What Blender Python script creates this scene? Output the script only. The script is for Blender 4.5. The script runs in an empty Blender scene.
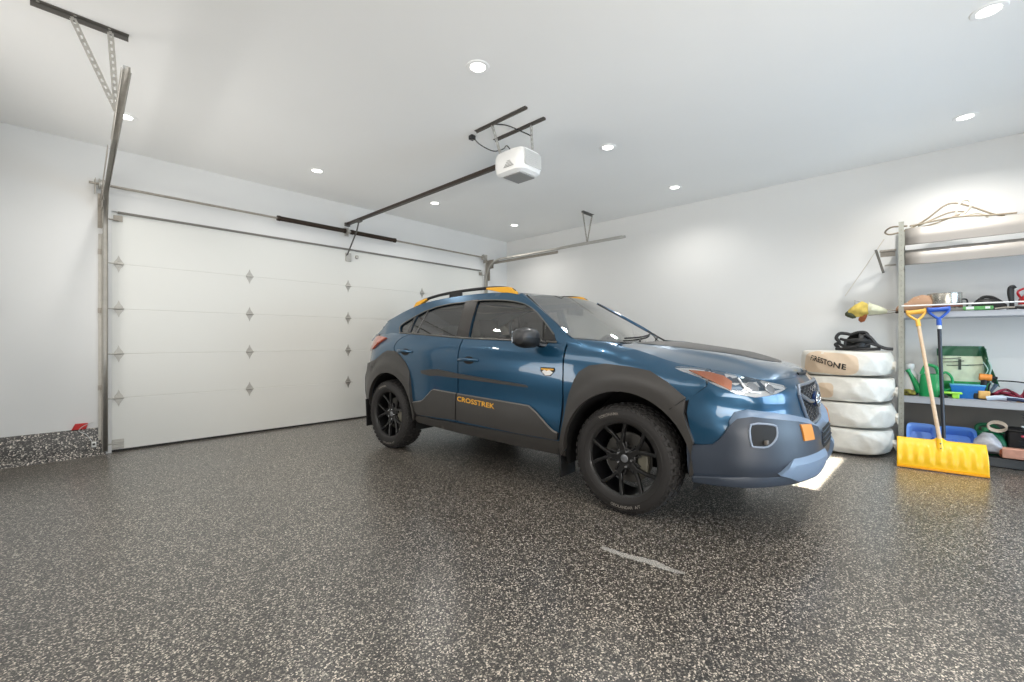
import bpy, bmesh, math, random
import numpy as np
from mathutils import Vector, Matrix, Euler
from mathutils.geometry import delaunay_2d_cdt
random.seed(7)
COL = bpy.context.scene.collection
PI = math.pi

# ------------------------------------------------------------------ materials
MATS = {}
def srgb(r, g, b):
    f = lambda c: (c/255/12.92) if c/255 <= .04045 else ((c/255+.055)/1.055)**2.4
    return (f(r), f(g), f(b), 1)
def mat(name, rgb, rough=.5, metal=0, coat=0, noise=0, nscale=8, bump=0, bscale=60, spec=.5, trans=0, emit=None, estr=0, coatr=.03):
    if name in MATS: return MATS[name]
    m = bpy.data.materials.new(name); m.use_nodes = True
    nt = m.node_tree; b = nt.nodes['Principled BSDF']
    c = srgb(*rgb)
    b.inputs['Base Color'].default_value = c
    b.inputs['Roughness'].default_value = rough
    b.inputs['Metallic'].default_value = metal
    b.inputs['Coat Weight'].default_value = coat
    b.inputs['Coat Roughness'].default_value = coatr
    b.inputs['Specular IOR Level'].default_value = spec
    if trans: b.inputs['Transmission Weight'].default_value = trans
    if emit: b.inputs['Emission Color'].default_value = srgb(*emit); b.inputs['Emission Strength'].default_value = estr
    tc = nt.nodes.new('ShaderNodeTexCoord')
    if noise:
        n = nt.nodes.new('ShaderNodeTexNoise'); n.inputs['Scale'].default_value = nscale; n.inputs['Detail'].default_value = 4
        nt.links.new(tc.outputs['Object'], n.inputs['Vector'])
        r = nt.nodes.new('ShaderNodeValToRGB')
        r.color_ramp.elements[0].position = .3; r.color_ramp.elements[1].position = .7
        r.color_ramp.elements[0].color = tuple(max(0, x*(1-noise)) for x in c[:3])+(1,)
        r.color_ramp.elements[1].color = tuple(min(1, x*(1+noise)) for x in c[:3])+(1,)
        nt.links.new(n.outputs['Fac'], r.inputs['Fac']); nt.links.new(r.outputs['Color'], b.inputs['Base Color'])
    if bump:
        n = nt.nodes.new('ShaderNodeTexNoise'); n.inputs['Scale'].default_value = bscale; n.inputs['Detail'].default_value = 3
        nt.links.new(tc.outputs['Object'], n.inputs['Vector'])
        u = nt.nodes.new('ShaderNodeBump'); u.inputs['Strength'].default_value = bump; u.inputs['Distance'].default_value = .01
        nt.links.new(n.outputs['Fac'], u.inputs['Height']); nt.links.new(u.outputs['Normal'], b.inputs['Normal'])
    MATS[name] = m
    return m
def glass_mat(name, tint, gloss=.12):
    if name in MATS: return MATS[name]
    m = bpy.data.materials.new(name); m.use_nodes = True
    nt = m.node_tree; nt.nodes.clear()
    o = nt.nodes.new('ShaderNodeOutputMaterial'); t = nt.nodes.new('ShaderNodeBsdfTransparent'); g = nt.nodes.new('ShaderNodeBsdfGlossy')
    t.inputs['Color'].default_value = tuple(tint)+(1,); g.inputs['Roughness'].default_value = .02
    lw = nt.nodes.new('ShaderNodeFresnel'); lw.inputs['IOR'].default_value = 1.5
    ad = nt.nodes.new('ShaderNodeMath'); ad.operation = 'ADD'; ad.inputs[1].default_value = gloss; ad.use_clamp = True
    mx = nt.nodes.new('ShaderNodeMixShader')
    nt.links.new(lw.outputs['Fac'], ad.inputs[0]); nt.links.new(ad.outputs[0], mx.inputs['Fac'])
    nt.links.new(t.outputs[0], mx.inputs[1]); nt.links.new(g.outputs[0], mx.inputs[2]); nt.links.new(mx.outputs[0], o.inputs['Surface'])
    MATS[name] = m
    return m
def flake_mat(name, scale=170, dark=1.0, rough=.28, stains=False):
    m = bpy.data.materials.new(name); m.use_nodes = True
    nt = m.node_tree; b = nt.nodes['Principled BSDF']; L = nt.links.new
    tc = nt.nodes.new('ShaderNodeTexCoord')
    v = nt.nodes.new('ShaderNodeTexVoronoi'); v.inputs['Scale'].default_value = scale; v.inputs['Randomness'].default_value = 1
    nz = nt.nodes.new('ShaderNodeTexNoise'); nz.inputs['Scale'].default_value = scale*1.3; nz.inputs['Detail'].default_value = 1
    vm = nt.nodes.new('ShaderNodeVectorMath'); vm.operation = 'MULTIPLY_ADD'; vm.inputs[1].default_value = (.006,)*3
    L(tc.outputs['Object'], nz.inputs['Vector']); L(nz.outputs['Color'], vm.inputs[0]); L(tc.outputs['Object'], vm.inputs[2])
    L(vm.outputs[0], v.inputs['Vector'])
    sp = nt.nodes.new('ShaderNodeSeparateColor'); L(v.outputs['Color'], sp.inputs[0])
    r = nt.nodes.new('ShaderNodeValToRGB'); r.color_ramp.interpolation = 'CONSTANT'
    cr = r.color_ramp; cols = [(0, .018), (.32, .04), (.55, .10), (.71, .22), (.83, .46), (.92, .88)]
    cr.elements[0].position = 0; cr.elements[1].position = cols[1][0]
    for p, _ in cols[2:]: cr.elements.new(p)
    for e, (p, c) in zip(cr.elements, cols):
        e.position = p; e.color = (c*1.09*dark, c*1.0*dark, c*.88*dark, 1)
    L(sp.outputs[0], r.inputs['Fac'])
    out = r.outputs['Color']
    if stains:
        n2 = nt.nodes.new('ShaderNodeTexNoise'); n2.inputs['Scale'].default_value = .8; n2.inputs['Detail'].default_value = 5
        L(tc.outputs['Object'], n2.inputs['Vector'])
        r2 = nt.nodes.new('ShaderNodeValToRGB'); r2.color_ramp.elements[0].position = .35; r2.color_ramp.elements[1].position = .7
        r2.color_ramp.elements[0].color = (.88, .86, .83, 1); r2.color_ramp.elements[1].color = (1.10, 1.07, 1.02, 1)
        L(n2.outputs['Fac'], r2.inputs['Fac'])
        mx = nt.nodes.new('ShaderNodeMix'); mx.data_type = 'RGBA'; mx.blend_type = 'MULTIPLY'; mx.inputs['Factor'].default_value = 1
        L(out, mx.inputs['A']); L(r2.outputs['Color'], mx.inputs['B']); out = mx.outputs['Result']
        # sheen varies: dull film against the glossy top coat
        r3 = nt.nodes.new('ShaderNodeMapRange'); r3.inputs['From Min'].default_value = .3; r3.inputs['From Max'].default_value = .7
        r3.inputs['To Min'].default_value = rough*.9; r3.inputs['To Max'].default_value = rough*1.15
        L(n2.outputs['Fac'], r3.inputs['Value']); L(r3.outputs[0], b.inputs['Roughness'])
    else: b.inputs['Roughness'].default_value = rough
    L(out, b.inputs['Base Color'])
    bp = nt.nodes.new('ShaderNodeBump'); bp.inputs['Strength'].default_value = .15; bp.inputs['Distance'].default_value = .002
    L(sp.outputs[1], bp.inputs['Height']); L(bp.outputs['Normal'], b.inputs['Normal'])
    b.inputs['Specular IOR Level'].default_value = .6
    if stains: b.inputs['Coat Weight'].default_value = .42; b.inputs['Coat Roughness'].default_value = .26; b.inputs['Coat IOR'].default_value = 1.6
    return m

# ------------------------------------------------------------------ mesh helpers
class MB:
    def __init__(s): s.v = []; s.f = []
    def add(s, vs, fs):
        o = len(s.v); s.v += [tuple(map(float, p)) for p in vs]; s.f += [tuple(i+o for i in f) for f in fs]; return s
    def box(s, c, d, rot=None):
        x, y, z = [k/2 for k in d]
        P = [Vector(p) for p in ((-x,-y,-z),(x,-y,-z),(x,y,-z),(-x,y,-z),(-x,-y,z),(x,-y,z),(x,y,z),(-x,y,z))]
        if rot is not None:
            R = Euler(rot).to_matrix() if not isinstance(rot, Matrix) else rot
            P = [R @ p for p in P]
        return s.add([p+Vector(c) for p in P], [(0,3,2,1),(4,5,6,7),(0,1,5,4),(1,2,6,5),(2,3,7,6),(3,0,4,7)])
    def tube(s, pts, r, n=10, closed=False, cap=True, flat=1):
        pts = [Vector(p) for p in pts]; m = len(pts)
        rs = r if isinstance(r, (list, tuple)) else [r]*m
        up = None; rings = []
        for i, p in enumerate(pts):
            a = pts[(i-1) % m] if (closed or i > 0) else p; b = pts[(i+1) % m] if (closed or i < m-1) else p
            t = (b-a).normalized()
            if up is None:
                up = Vector((0,0,1)) if abs(t.z) < .9 else Vector((1,0,0))
            x = t.cross(up)
            if x.length < 1e-6: x = t.orthogonal()
            x.normalize(); y = x.cross(t).normalized(); up = y
            rings.append([p + (x*math.cos(2*PI*k/n)*flat + y*math.sin(2*PI*k/n))*rs[i] for k in range(n)])
        vs = [q for R in rings for q in R]; fs = []
        for i in range(m if closed else m-1):
            j = (i+1) % m
            for k in range(n): fs.append((i*n+k, i*n+(k+1) % n, j*n+(k+1) % n, j*n+k))
        if cap and not closed: fs += [tuple(range(n))[::-1], tuple((m-1)*n+k for k in range(n))]
        return s.add(vs, fs)
    def lathe(s, prof, M=None, n=48, closed=False):
        # prof: (radius, height) about local z
        M = M or Matrix(); vs = []; fs = []; m = len(prof)
        for r, h in prof:
            for k in range(n):
                a = 2*PI*k/n; vs.append(M @ Vector((r*math.cos(a), r*math.sin(a), h)))
        for i in range(m if closed else m-1):
            j = (i+1) % m
            for k in range(n): fs.append((i*n+k, i*n+(k+1) % n, j*n+(k+1) % n, j*n+k))
        return s.add(vs, fs)
    def prism(s, poly, h0, h1, M=None):
        # poly in local xy, extruded z h0..h1
        M = M or Matrix(); n = len(poly)
        vs = [M @ Vector((x, y, h0)) for x, y in poly] + [M @ Vector((x, y, h1)) for x, y in poly]
        fs = [tuple(range(n))[::-1], tuple(range(n, 2*n))] + [(i, (i+1) % n, (i+1) % n+n, i+n) for i in range(n)]
        return s.add(vs, fs)
    def grid(s, P):
        n = len(P); m = len(P[0])
        return s.add([q for row in P for q in row], [(i*m+j, i*m+j+1, (i+1)*m+j+1, (i+1)*m+j) for i in range(n-1) for j in range(m-1)])
    def build(s, name, m=None, parent=None, sharp=35, bevel=0, loc=None, rot=None, seg=2, fix=True, solid=0, subsurf=0):
        me = bpy.data.meshes.new(name); me.from_pydata(s.v, [], s.f); me.validate()
        if fix:
            bm = bmesh.new(); bm.from_mesh(me); bmesh.ops.recalc_face_normals(bm, faces=bm.faces); bm.to_mesh(me); bm.free()
        for p in me.polygons: p.use_smooth = True
        if sharp is not None: me.set_sharp_from_angle(angle=math.radians(sharp))
        o = bpy.data.objects.new(name, me); COL.objects.link(o)
        if m: me.materials.append(m)
        if parent is not None: o.parent = parent
        if loc is not None: o.location = loc
        if rot is not None: o.rotation_euler = rot
        if solid:
            k = o.modifiers.new('t', 'SOLIDIFY'); k.thickness = solid; k.offset = -1
        if subsurf:
            k = o.modifiers.new('s', 'SUBSURF'); k.levels = subsurf; k.render_levels = subsurf
        if bevel:
            k = o.modifiers.new('b', 'BEVEL'); k.width = bevel; k.segments = seg; k.limit_method = 'ANGLE'; k.angle_limit = math.radians(40); k.harden_normals = False
        return o
def thing(name, label, cat, loc=(0,0,0), rotz=0, group=None):
    o = bpy.data.objects.new(name, None); COL.objects.link(o); o.location = loc; o.rotation_euler = (0, 0, rotz)
    o.empty_display_size = .1
    return tag(o, label, cat, group)
def tag(o, label, cat, group=None, kind=None):
    o['label'] = label; o['category'] = cat
    if group: o['group'] = group
    if kind: o['kind'] = kind
    return o
def struct(o): o['kind'] = 'structure'; return o
def kids(o): return [c for c in COL.objects if c.parent == o]
def dup(o, loc, rotz=None, label=None, parent=None):
    r = o.copy(); COL.objects.link(r)
    if parent is not None: r.parent = parent
    if loc is not None: r.location = loc
    if rotz is not None: r.rotation_euler = (0, 0, rotz)
    if label: r['label'] = label
    for c in kids(o): dup(c, None, None, None, r)
    return r
def spl(P, n=8, closed=False):
    P = [np.array(p, float) for p in P]; m = len(P); out = []
    for i in range(m if closed else m-1):
        g = (lambda k: P[k % m]) if closed else (lambda k: P[min(max(k, 0), m-1)])
        a, b, c, d = g(i-1), g(i), g(i+1), g(i+2)
        for k in range(n):
            t = k/n; out.append(.5*(2*b+(c-a)*t+(2*a-5*b+4*c-d)*t*t+(3*b-a-3*c+d)*t**3))
    if not closed: out.append(P[-1])
    return [tuple(q) for q in out]
_tc = {}
def text2d(body, size=1, shear=0, bold=0):
    key = (body, size, shear, bold)
    if key in _tc: return _tc[key]
    cu = bpy.data.curves.new('txt', 'FONT'); cu.body = body; cu.size = size; cu.shear = shear; cu.offset = bold; cu.resolution_u = 3
    ob = bpy.data.objects.new('txt', cu); COL.objects.link(ob)
    bpy.context.view_layer.update()
    dg = bpy.context.evaluated_depsgraph_get(); me = ob.evaluated_get(dg).to_mesh()
    V = [tuple(v.co) for v in me.vertices]; F = [tuple(p.vertices) for p in me.polygons]
    ob.evaluated_get(dg).to_mesh_clear(); bpy.data.objects.remove(ob); bpy.data.curves.remove(cu)
    x0 = min(v[0] for v in V); x1 = max(v[0] for v in V); V = [(v[0]-x0, v[1]) for v in V]
    _tc[key] = (V, F, x1-x0)
    return _tc[key]

# ------------------------------------------------------------------ camera
CZ = 1.12; TH = math.atan(409/438.)
cam = bpy.data.objects.new('camera', bpy.data.cameras.new('camera')); COL.objects.link(cam)
cam.location = (0, 0, CZ); cam.rotation_euler = (PI/2, 0, TH-PI/2)
cam.data.sensor_fit = 'HORIZONTAL'; cam.data.sensor_width = 36; cam.data.lens = 36*438/1024; cam.data.clip_start = .02
bpy.context.scene.camera = cam

# ------------------------------------------------------------------ room
XL, XR, YD, YB, HC = -1.3, 6.20, 5.93, -2.6, 3.05
wallm = mat('white_wall_paint', (219, 219, 217), .55, noise=.012, nscale=1.5, bump=.02, bscale=300)
ceilm = mat('white_ceiling_paint', (242, 242, 240), .8, noise=.012, nscale=1.2)
floorm = flake_mat('flake_epoxy_floor', 205, .74, .32, True)
curbm = flake_mat('flake_epoxy_curb', 120, .75, .35)
T = .12
struct(MB().box(((XL+XR)/2, (YD+YB)/2, -.05), (XR-XL+.6, YD-YB+.6, .1)).build('floor', floorm))
struct(MB().box(((XL+XR)/2, (YD+YB)/2, HC+.05), (XR-XL+.6, YD-YB+.6, .1)).build('ceiling', ceilm))
struct(MB().box((XR+T/2, (YD+YB)/2, HC/2), (T, YD-YB+2*T, HC)).build('wall_right', wallm))
struct(MB().box((XL-T/2, (YD+YB)/2, HC/2), (T, YD-YB+2*T, HC)).build('wall_left', wallm))
DX0, DX1, DH = .47, 5.56, 2.425         # garage door opening
w = MB()
w.box(((XL+DX0)/2, YD+T/2, HC/2), (DX0-XL, T, HC)); w.box(((DX1+XR)/2, YD+T/2, HC/2), (XR-DX1, T, HC))
w.box(((DX0+DX1)/2, YD+T/2, (HC+DH)/2), (DX1-DX0, T, HC-DH))
struct(w.build('wall_front', wallm))
# back wall with a wide glazed patio opening to the daylight
PX0, PX1, PH = 3.0, 5.9, 2.15
w = MB()
w.box(((XL+PX0)/2, YB-T/2, HC/2), (PX0-XL, T, HC)); w.box(((PX1+XR)/2, YB-T/2, HC/2), (XR-PX1, T, HC)); w.box(((PX0+PX1)/2, YB-T/2, (HC+PH)/2), (PX1-PX0, T, HC-PH))
struct(w.build('wall_back', wallm))
w = MB()
for x in (PX0+.03, (PX0+PX1)/2, PX1-.03): w.box((x, YB-.06, PH/2), (.06, .06, PH))
for z in (.03, PH-.03): w.box(((PX0+PX1)/2, YB-.06, z), (PX1-PX0, .06, .06))
wf = struct(w.build('window_1', mat('white_vinyl', (235, 235, 235), .4)))
MB().box(((PX0+PX1)/2, YB-.06, PH/2), (PX1-PX0-.1, .008, PH-.1)).build('window_glass', glass_mat('clear_glazing', (.97, .98, .98), .02), wf)
# flake covered curb under the white wall left of the garage door
c = MB()
prof = [(0, 0), (.055, 0), (.05, .012), (.022, .05), (.018, .24), (.012, .262), (0, .268)]
c.grid([[(x, YD-d, z) for d, z in prof] for x in np.linspace(XL, DX0-.045, 30)])
struct(c.build('baseboard_front', curbm))
c = MB(); c.grid([[(XL+d, y, z) for d, z in prof] for y in np.linspace(YB, YD, 8)])
struct(c.build('baseboard_left', curbm))

# ------------------------------------------------------------------ lights
def area(name, loc, rot, sx, sy, power, col=(1,1,1), spread=PI):
    l = bpy.data.lights.new(name, 'AREA'); l.shape = 'RECTANGLE'; l.size = sx; l.size_y = sy; l.energy = power; l.color = col; l.spread = spread
    o = bpy.data.objects.new(name, l); COL.objects.link(o); o.location = loc; o.rotation_euler = rot; return o
area('daylight', ((PX0+PX1)/2, YB-.5, 1.15), (-PI/2, 0, PI), 2.7, 2.0, 165, (.56, .77, 1.0))
# narrow area lamp added inside the back wall, standing in for a sun strip
sunx, suny = 4.6, .63
o = area('sun_sliver', (sunx-.1, YB+.02, 1.9), (0, 0, 0), 1.25, .075, 11, (1, .97, .9), math.radians(.6))
d = Vector((sunx, suny, 0))-o.location; o.rotation_euler = d.to_track_quat('-Z', 'Y').to_euler()
W = bpy.data.worlds.new('world'); bpy.context.scene.world = W; W.use_nodes = True
sky = W.node_tree.nodes.new('ShaderNodeTexSky'); sky.sky_type = 'NISHITA'; sky.sun_disc = False; sky.sun_elevation = .6
W.node_tree.links.new(sky.outputs[0], W.node_tree.nodes['Background'].inputs['Color']); W.node_tree.nodes['Background'].inputs['Strength'].default_value = .15
# unseen fill lamps, added off-frame to brighten ceiling and walls
area('fill_light', (1.2, -1.6, 2.9), (math.radians(25), 0, 0), 3.6, .8, 62, (1, .965, .92))
area('fill_light', (-.9, 2.4, 2.6), (math.radians(0), math.radians(-55), 0), 1.0, 4, 38, (1, .965, .92))
o = area('bounce_fill', (.9, -2.0, .8), (0, 0, 0), 3.6, 1.2, 78, (1, .965, .92), math.radians(120)); o.rotation_euler = Vector((3.2, 4.2, 2.6)).to_track_quat('-Z', 'Y').to_euler()
o = area('bounce_fill', (-.95, 4.3, .9), (0, 0, 0), 1.2, 1.0, 20, (1, .97, .93), math.radians(110)); o.rotation_euler = Vector((4.6, .3, 2.2)).to_track_quat('-Z', 'Y').to_euler()
lens = mat('lamp_diffuser', (255, 255, 252), .5, emit=(255, 252, 245), estr=6)
trimw = mat('lamp_trim', (245, 245, 243), .5)
names = {0: 'left', 1: 'second', 2: 'third', 3: 'right'}
spots = [(.48, 5.0, 'recessed ceiling light shining just beside the left overhead door track'), (2.12, 5.0, 'recessed ceiling light above the left half of the garage door'),
 (3.74, 4.97, 'recessed ceiling light behind the opener rail, over the right half of the garage door'), (5.36, 4.95, 'recessed ceiling light nearest the far corner of the room'),
 (2.09, 2.28, 'recessed ceiling light left of the opener mounting bracket, near top centre'), (3.84, 2.28, 'recessed ceiling light just right of the white opener motor'),
 (5.41, 2.26, 'recessed ceiling light near the right wall, beyond the parked car'), (5.42, -.28, 'recessed ceiling light over the storage shelves'),
 (3.77, -.29, 'recessed ceiling light at the top right edge of the photo')]
proto = None
for x, y, lab in spots:
    if proto is None:
        proto = thing('recessed_light', lab, 'ceiling light', (x, y, HC), 0, 'recessed ceiling lights')
        MB().lathe([(.052, -.001), (.056, -.006), (.078, -.004), (.082, 0)], n=40).build('trim_ring', trimw, proto)
        MB().lathe([(.0001, -.002), (.053, -.002), (.053, -.0005)], n=40).build('diffuser', lens, proto)
    else: dup(proto, (x, y, HC), None, lab)
    l = bpy.data.lights.new('downlight', 'SPOT'); l.energy = 33 if x < 3 else (100 if y < 0 else 44); l.spot_size = math.radians(150); l.spot_blend = .8; l.shadow_soft_size = .05; l.color = (1, .97, .92)
    o = bpy.data.objects.new('downlight', l); COL.objects.link(o); o.location = (x, y, HC-.02)
bpy.context.scene.view_settings.view_transform = 'Standard'
bpy.context.scene.view_settings.look = 'None'
bpy.context.scene.view_settings.exposure = 0

# ---- monotone-ish smooth interpolation (catmull style / pchip)
def pchip(x, y, xq):
    x=np.asarray(x,float); y=np.asarray(y,float); xq=np.atleast_1d(np.asarray(xq,float))
    h=np.diff(x); dl=np.diff(y)/h; n=len(x); m=np.zeros(n)
    for i in range(1,n-1):
        if dl[i-1]*dl[i]>0:
            w1=2*h[i]+h[i-1]; w2=h[i]+2*h[i-1]; m[i]=(w1+w2)/(w1/dl[i-1]+w2/dl[i])
    m[0]=dl[0]; m[-1]=dl[-1]
    i=np.clip(np.searchsorted(x,xq,side='right')-1,0,n-2)
    xc=np.clip(xq,x[0],x[-1]); t=(xc-x[i])/h[i]
    r=(1+2*t)*(1-t)**2*y[i]+t*(1-t)**2*h[i]*m[i]+t*t*(3-2*t)*y[i+1]+t*t*(t-1)*h[i]*m[i+1]
    return r
PLAN=[(-.955,0),(-.95,.2),(-.93,.36),(-.885,.52),(-.81,.655),(-.70,.765),(-.55,.83),(-.35,.860),(-.1,.868),(.4,.875),(1.2,.88),(2.2,.88),(2.8,.868),(3.08,.835),(3.27,.765),(3.41,.62),(3.48,.38),(3.50,0)]
def _cr(P,n=24):
    P=[np.array(p,float) for p in P]; P=[np.array([P[1][0],-P[1][1]])]+P+[np.array([P[-2][0],-P[-2][1]])]
    out=[]
    for i in range(1,len(P)-2):
        p0,p1,p2,p3=P[i-1:i+3]
        def tj(a,b,t): return t+np.linalg.norm(b-a)**.5
        t0=0;t1=tj(p0,p1,t0);t2=tj(p1,p2,t1);t3=tj(p2,p3,t2)
        for k in range(n):
            t=t1+(t2-t1)*k/n
            A1=(t1-t)/(t1-t0)*p0+(t-t0)/(t1-t0)*p1;A2=(t2-t)/(t2-t1)*p1+(t-t1)/(t2-t1)*p2;A3=(t3-t)/(t3-t2)*p2+(t-t2)/(t3-t2)*p3
            B1=(t2-t)/(t2-t0)*A1+(t-t0)/(t2-t0)*A2;B2=(t3-t)/(t3-t1)*A2+(t-t1)/(t3-t1)*A3
            out.append((t2-t)/(t2-t1)*B1+(t-t1)/(t2-t1)*B2)
    out.append(P[-2]); return np.array(out)
PC=_cr(PLAN)
_seg=np.linalg.norm(np.diff(PC,axis=0),axis=1); PU=np.concatenate([[0],np.cumsum(_seg)])
UMAX=PU[-1]
_N=np.gradient(PC,PU,axis=0); _N/= np.linalg.norm(_N,axis=1)[:,None]
PN=np.stack([-_N[:,1],_N[:,0]],1)      # outward normal (s,w)
def planp(u): return np.stack([np.interp(u,PU,PC[:,0]),np.interp(u,PU,PC[:,1])],-1)
def plann(u):
    n=np.stack([np.interp(u,PU,PN[:,0]),np.interp(u,PU,PN[:,1])],-1); return n/np.linalg.norm(n,axis=-1,keepdims=True)
def US(s): return float(np.interp(s,PC[:,0],PU))
def UN(w): m=PC[:,0]<.2; return float(np.interp(w,PC[m,1],PU[m]))
def UT(w): m=PC[:,0]>2.6; return float(np.interp(-w,-PC[m,1],PU[m]))
ROWS=[(0,      [(.24,.11),(.33,.03),(.44,.0),(.58,.015),(.70,.02),(.80,.03),(.86,.05),(.90,.085)]),
 (UN(.45),[(.24,.10),(.33,.03),(.44,.0),(.58,.01),(.70,.034),(.80,.032),(.85,.055),(.89,.09)]),
 (UN(.62),[(.24,.09),(.33,.03),(.44,.0),(.58,.005),(.70,.034),(.79,.026),(.85,.055),(.893,.095)]),
 (UN(.80),[(.25,.07),(.34,.02),(.46,0),(.60,0),(.72,.026),(.83,.016),(.89,.05),(.935,.11)]),
 (US(-.3),[(.26,.05),(.36,.01),(.50,0),(.66,0),(.80,.0),(.89,.012),(.95,.05),(.985,.13)]),
 (US(0),[(.27,.05),(.36,.01),(.50,0),(.66,0),(.82,.0),(.95,.012),(1.03,.05),(1.07,.13)]),
 (US(.22),[(.28,.045),(.36,.01),(.50,0),(.66,0),(.82,.0),(.97,.01),(1.06,.04),(1.105,.11)]),
 (US(.47),[(.29,.04),(.36,.01),(.50,.002),(.66,.008),(.82,.002),(.95,.002),(1.04,.02),(1.10,.055)]),
 (US(1.6),[(.30,.04),(.38,.01),(.52,.006),(.66,.012),(.82,.006),(.96,0),(1.07,.02),(1.14,.06)]),
 (US(2.4),[(.32,.04),(.40,.01),(.54,.004),(.68,.006),(.84,.002),(.98,-.002),(1.11,.02),(1.19,.07)]),
 (US(3.0),[(.34,.06),(.42,.02),(.55,0),(.70,0),(.85,0),(1.0,.01),(1.12,.05),(1.21,.11)]),
 (UT(.65),[(.36,.08),(.44,.02),(.55,0),(.68,.0),(.8,.03),(.95,.05),(1.07,.08),(1.18,.14)]),
 (UMAX,[(.36,.08),(.44,.02),(.55,0),(.68,0),(.78,.05),(.92,.055),(1.02,.07),(1.14,.13)])]
_RU=np.array([r[0] for r in ROWS]); _RZ=np.array([[p[0] for p in r[1]] for r in ROWS]); _RD=np.array([[p[1] for p in r[1]] for r in ROWS])
_UG=np.linspace(0,UMAX,400)
_GZ=np.stack([pchip(_RU,_RZ[:,k],_UG) for k in range(8)],1); _GD=np.stack([pchip(_RU,_RD[:,k],_UG) for k in range(8)],1)
_DT=np.zeros((400,201)); _ZT=np.linspace(.2,1.25,201)
for _i in range(400): _DT[_i]=pchip(_GZ[_i],_GD[_i],_ZT)
def ztop(u): return np.interp(u,_UG,_GZ[:,7])
def zbot(u): return np.interp(u,_UG,_GZ[:,0])
def inset(u,z):
    a=np.clip(np.asarray(u)/UMAX*399,0,398.999); b=np.clip((np.asarray(z)-.2)/1.05*200,0,199.999)
    i=a.astype(int); j=b.astype(int); fa=a-i; fb=b-j
    return (_DT[i,j]*(1-fa)*(1-fb)+_DT[i+1,j]*fa*(1-fb)+_DT[i,j+1]*(1-fa)*fb+_DT[i+1,j+1]*fa*fb)
def BODY(u,z):
    u=np.asarray(u,float); z=np.asarray(z,float); p=planp(u)-plann(u)*inset(u,z)[...,None]
    return np.stack([p[...,0],p[...,1],z+0*u],-1)
# greenhouse side as function of (s,z)
def wbelt(s): return np.interp(s,[.2,.47,1.6,2.4,2.9,3.2],[.80,.815,.82,.81,.765,.70])
def zbelt(s): return np.interp(s,[.2,.47,1.6,2.4,2.9,3.2],[1.09,1.10,1.14,1.19,1.21,1.21])
def GREEN(s,z):
    s=np.asarray(s,float); z=np.asarray(z,float); r=np.clip(z-zbelt(s),-.05,1)
    return np.stack([s+0*z,wbelt(s)-.30*r-.36*r*r,z+0*s],-1)
# ------------------------------------------------------------------ car
def BODYS(u, z):
    u = np.asarray(u, float); P = BODY(np.abs(u), z); P[..., 1] *= np.where(u < 0, -1, 1); return P
CAR = thing('car', 'blue compact SUV with dark grey cladding, black wheels and yellow roof rail ends', 'car', (2.588+.85*.99953, 1.417+.85*.0307, 0), math.atan2(-.99953, .0307))
paint = mat('blue_pearl_paint', (24, 72, 102), .28, metal=.55, coat=1, coatr=.03)
clad = mat('dark_grey_cladding', (54, 52, 50), .38, bump=.03, bscale=900, spec=.5)
cladf = mat('daylit_bumper_cladding', (46, 54, 66), .42, bump=.03, bscale=900, spec=.6)  # cladding with the blue of the daylight mixed into its colour
blackp = mat('gloss_black_trim', (12, 12, 13), .2, coat=.5)
matb = mat('matte_black_trim', (16, 16, 17), .55)
dark = mat('underbody_black', (6, 6, 6), .8)
yel = mat('yellow_orange_accent', (222, 162, 38), .4)
silv = mat('chrome_silver', (205, 208, 212), .18, metal=1)
whitep = mat('white_print', (230, 230, 228), .5)
glassF = glass_mat('clear_window_glass', (.80, .80, .74), .12)
glassR = glass_mat('tinted_privacy_glass', (.24, .22, .18), .14)
rub = mat('tyre_rubber', (34, 32, 31), .72, bump=.05, bscale=300)
rimm = mat('black_alloy', (13, 13, 14), .35, coat=.3)

def inside(p, poly):
    x, y = p; c = False; n = len(poly)
    for i in range(n):
        x1, y1 = poly[i]; x2, y2 = poly[(i+1) % n]
        if (y1 > y) != (y2 > y) and x < (x2-x1)*(y-y1)/(y2-y1)+x1: c = not c
    return c
def dens(poly, d=.03):
    out = []
    for i, a in enumerate(poly):
        b = poly[(i+1) % len(poly)]; L = math.hypot(b[0]-a[0], b[1]-a[1]); k = max(1, int(L/d+.5))
        out += [(a[0]+(b[0]-a[0])*t/k, a[1]+(b[1]-a[1])*t/k) for t in range(k)]
    return out
def smap(surf, pts, off, sgn=1):
    A = np.array([p[0] for p in pts], float); B = np.array([p[1] for p in pts], float); e = 2e-3
    if callable(off): off = np.array([off(a, b) for a, b in zip(A, B)])
    P = surf(A, B); Pa = surf(A+e, B)-surf(A-e, B); Pb = surf(A, B+e)-surf(A, B-e)
    N = np.cross(Pa, Pb); N /= (np.linalg.norm(N, axis=1, keepdims=True)+1e-12)
    # outward = away from the car's core
    core = np.stack([np.clip(P[:, 0], -.3, 2.9), 0*P[:, 0], 0*P[:, 0]+.7], 1)
    f = np.sign(np.sum(N*(P-core), 1)); N *= f[:, None]
    Q = P+N*np.asarray(off).reshape(-1, 1) if np.ndim(off) else P+N*off
    return [(-q[0], -q[1]*sgn, q[2]) for q in Q]
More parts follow.
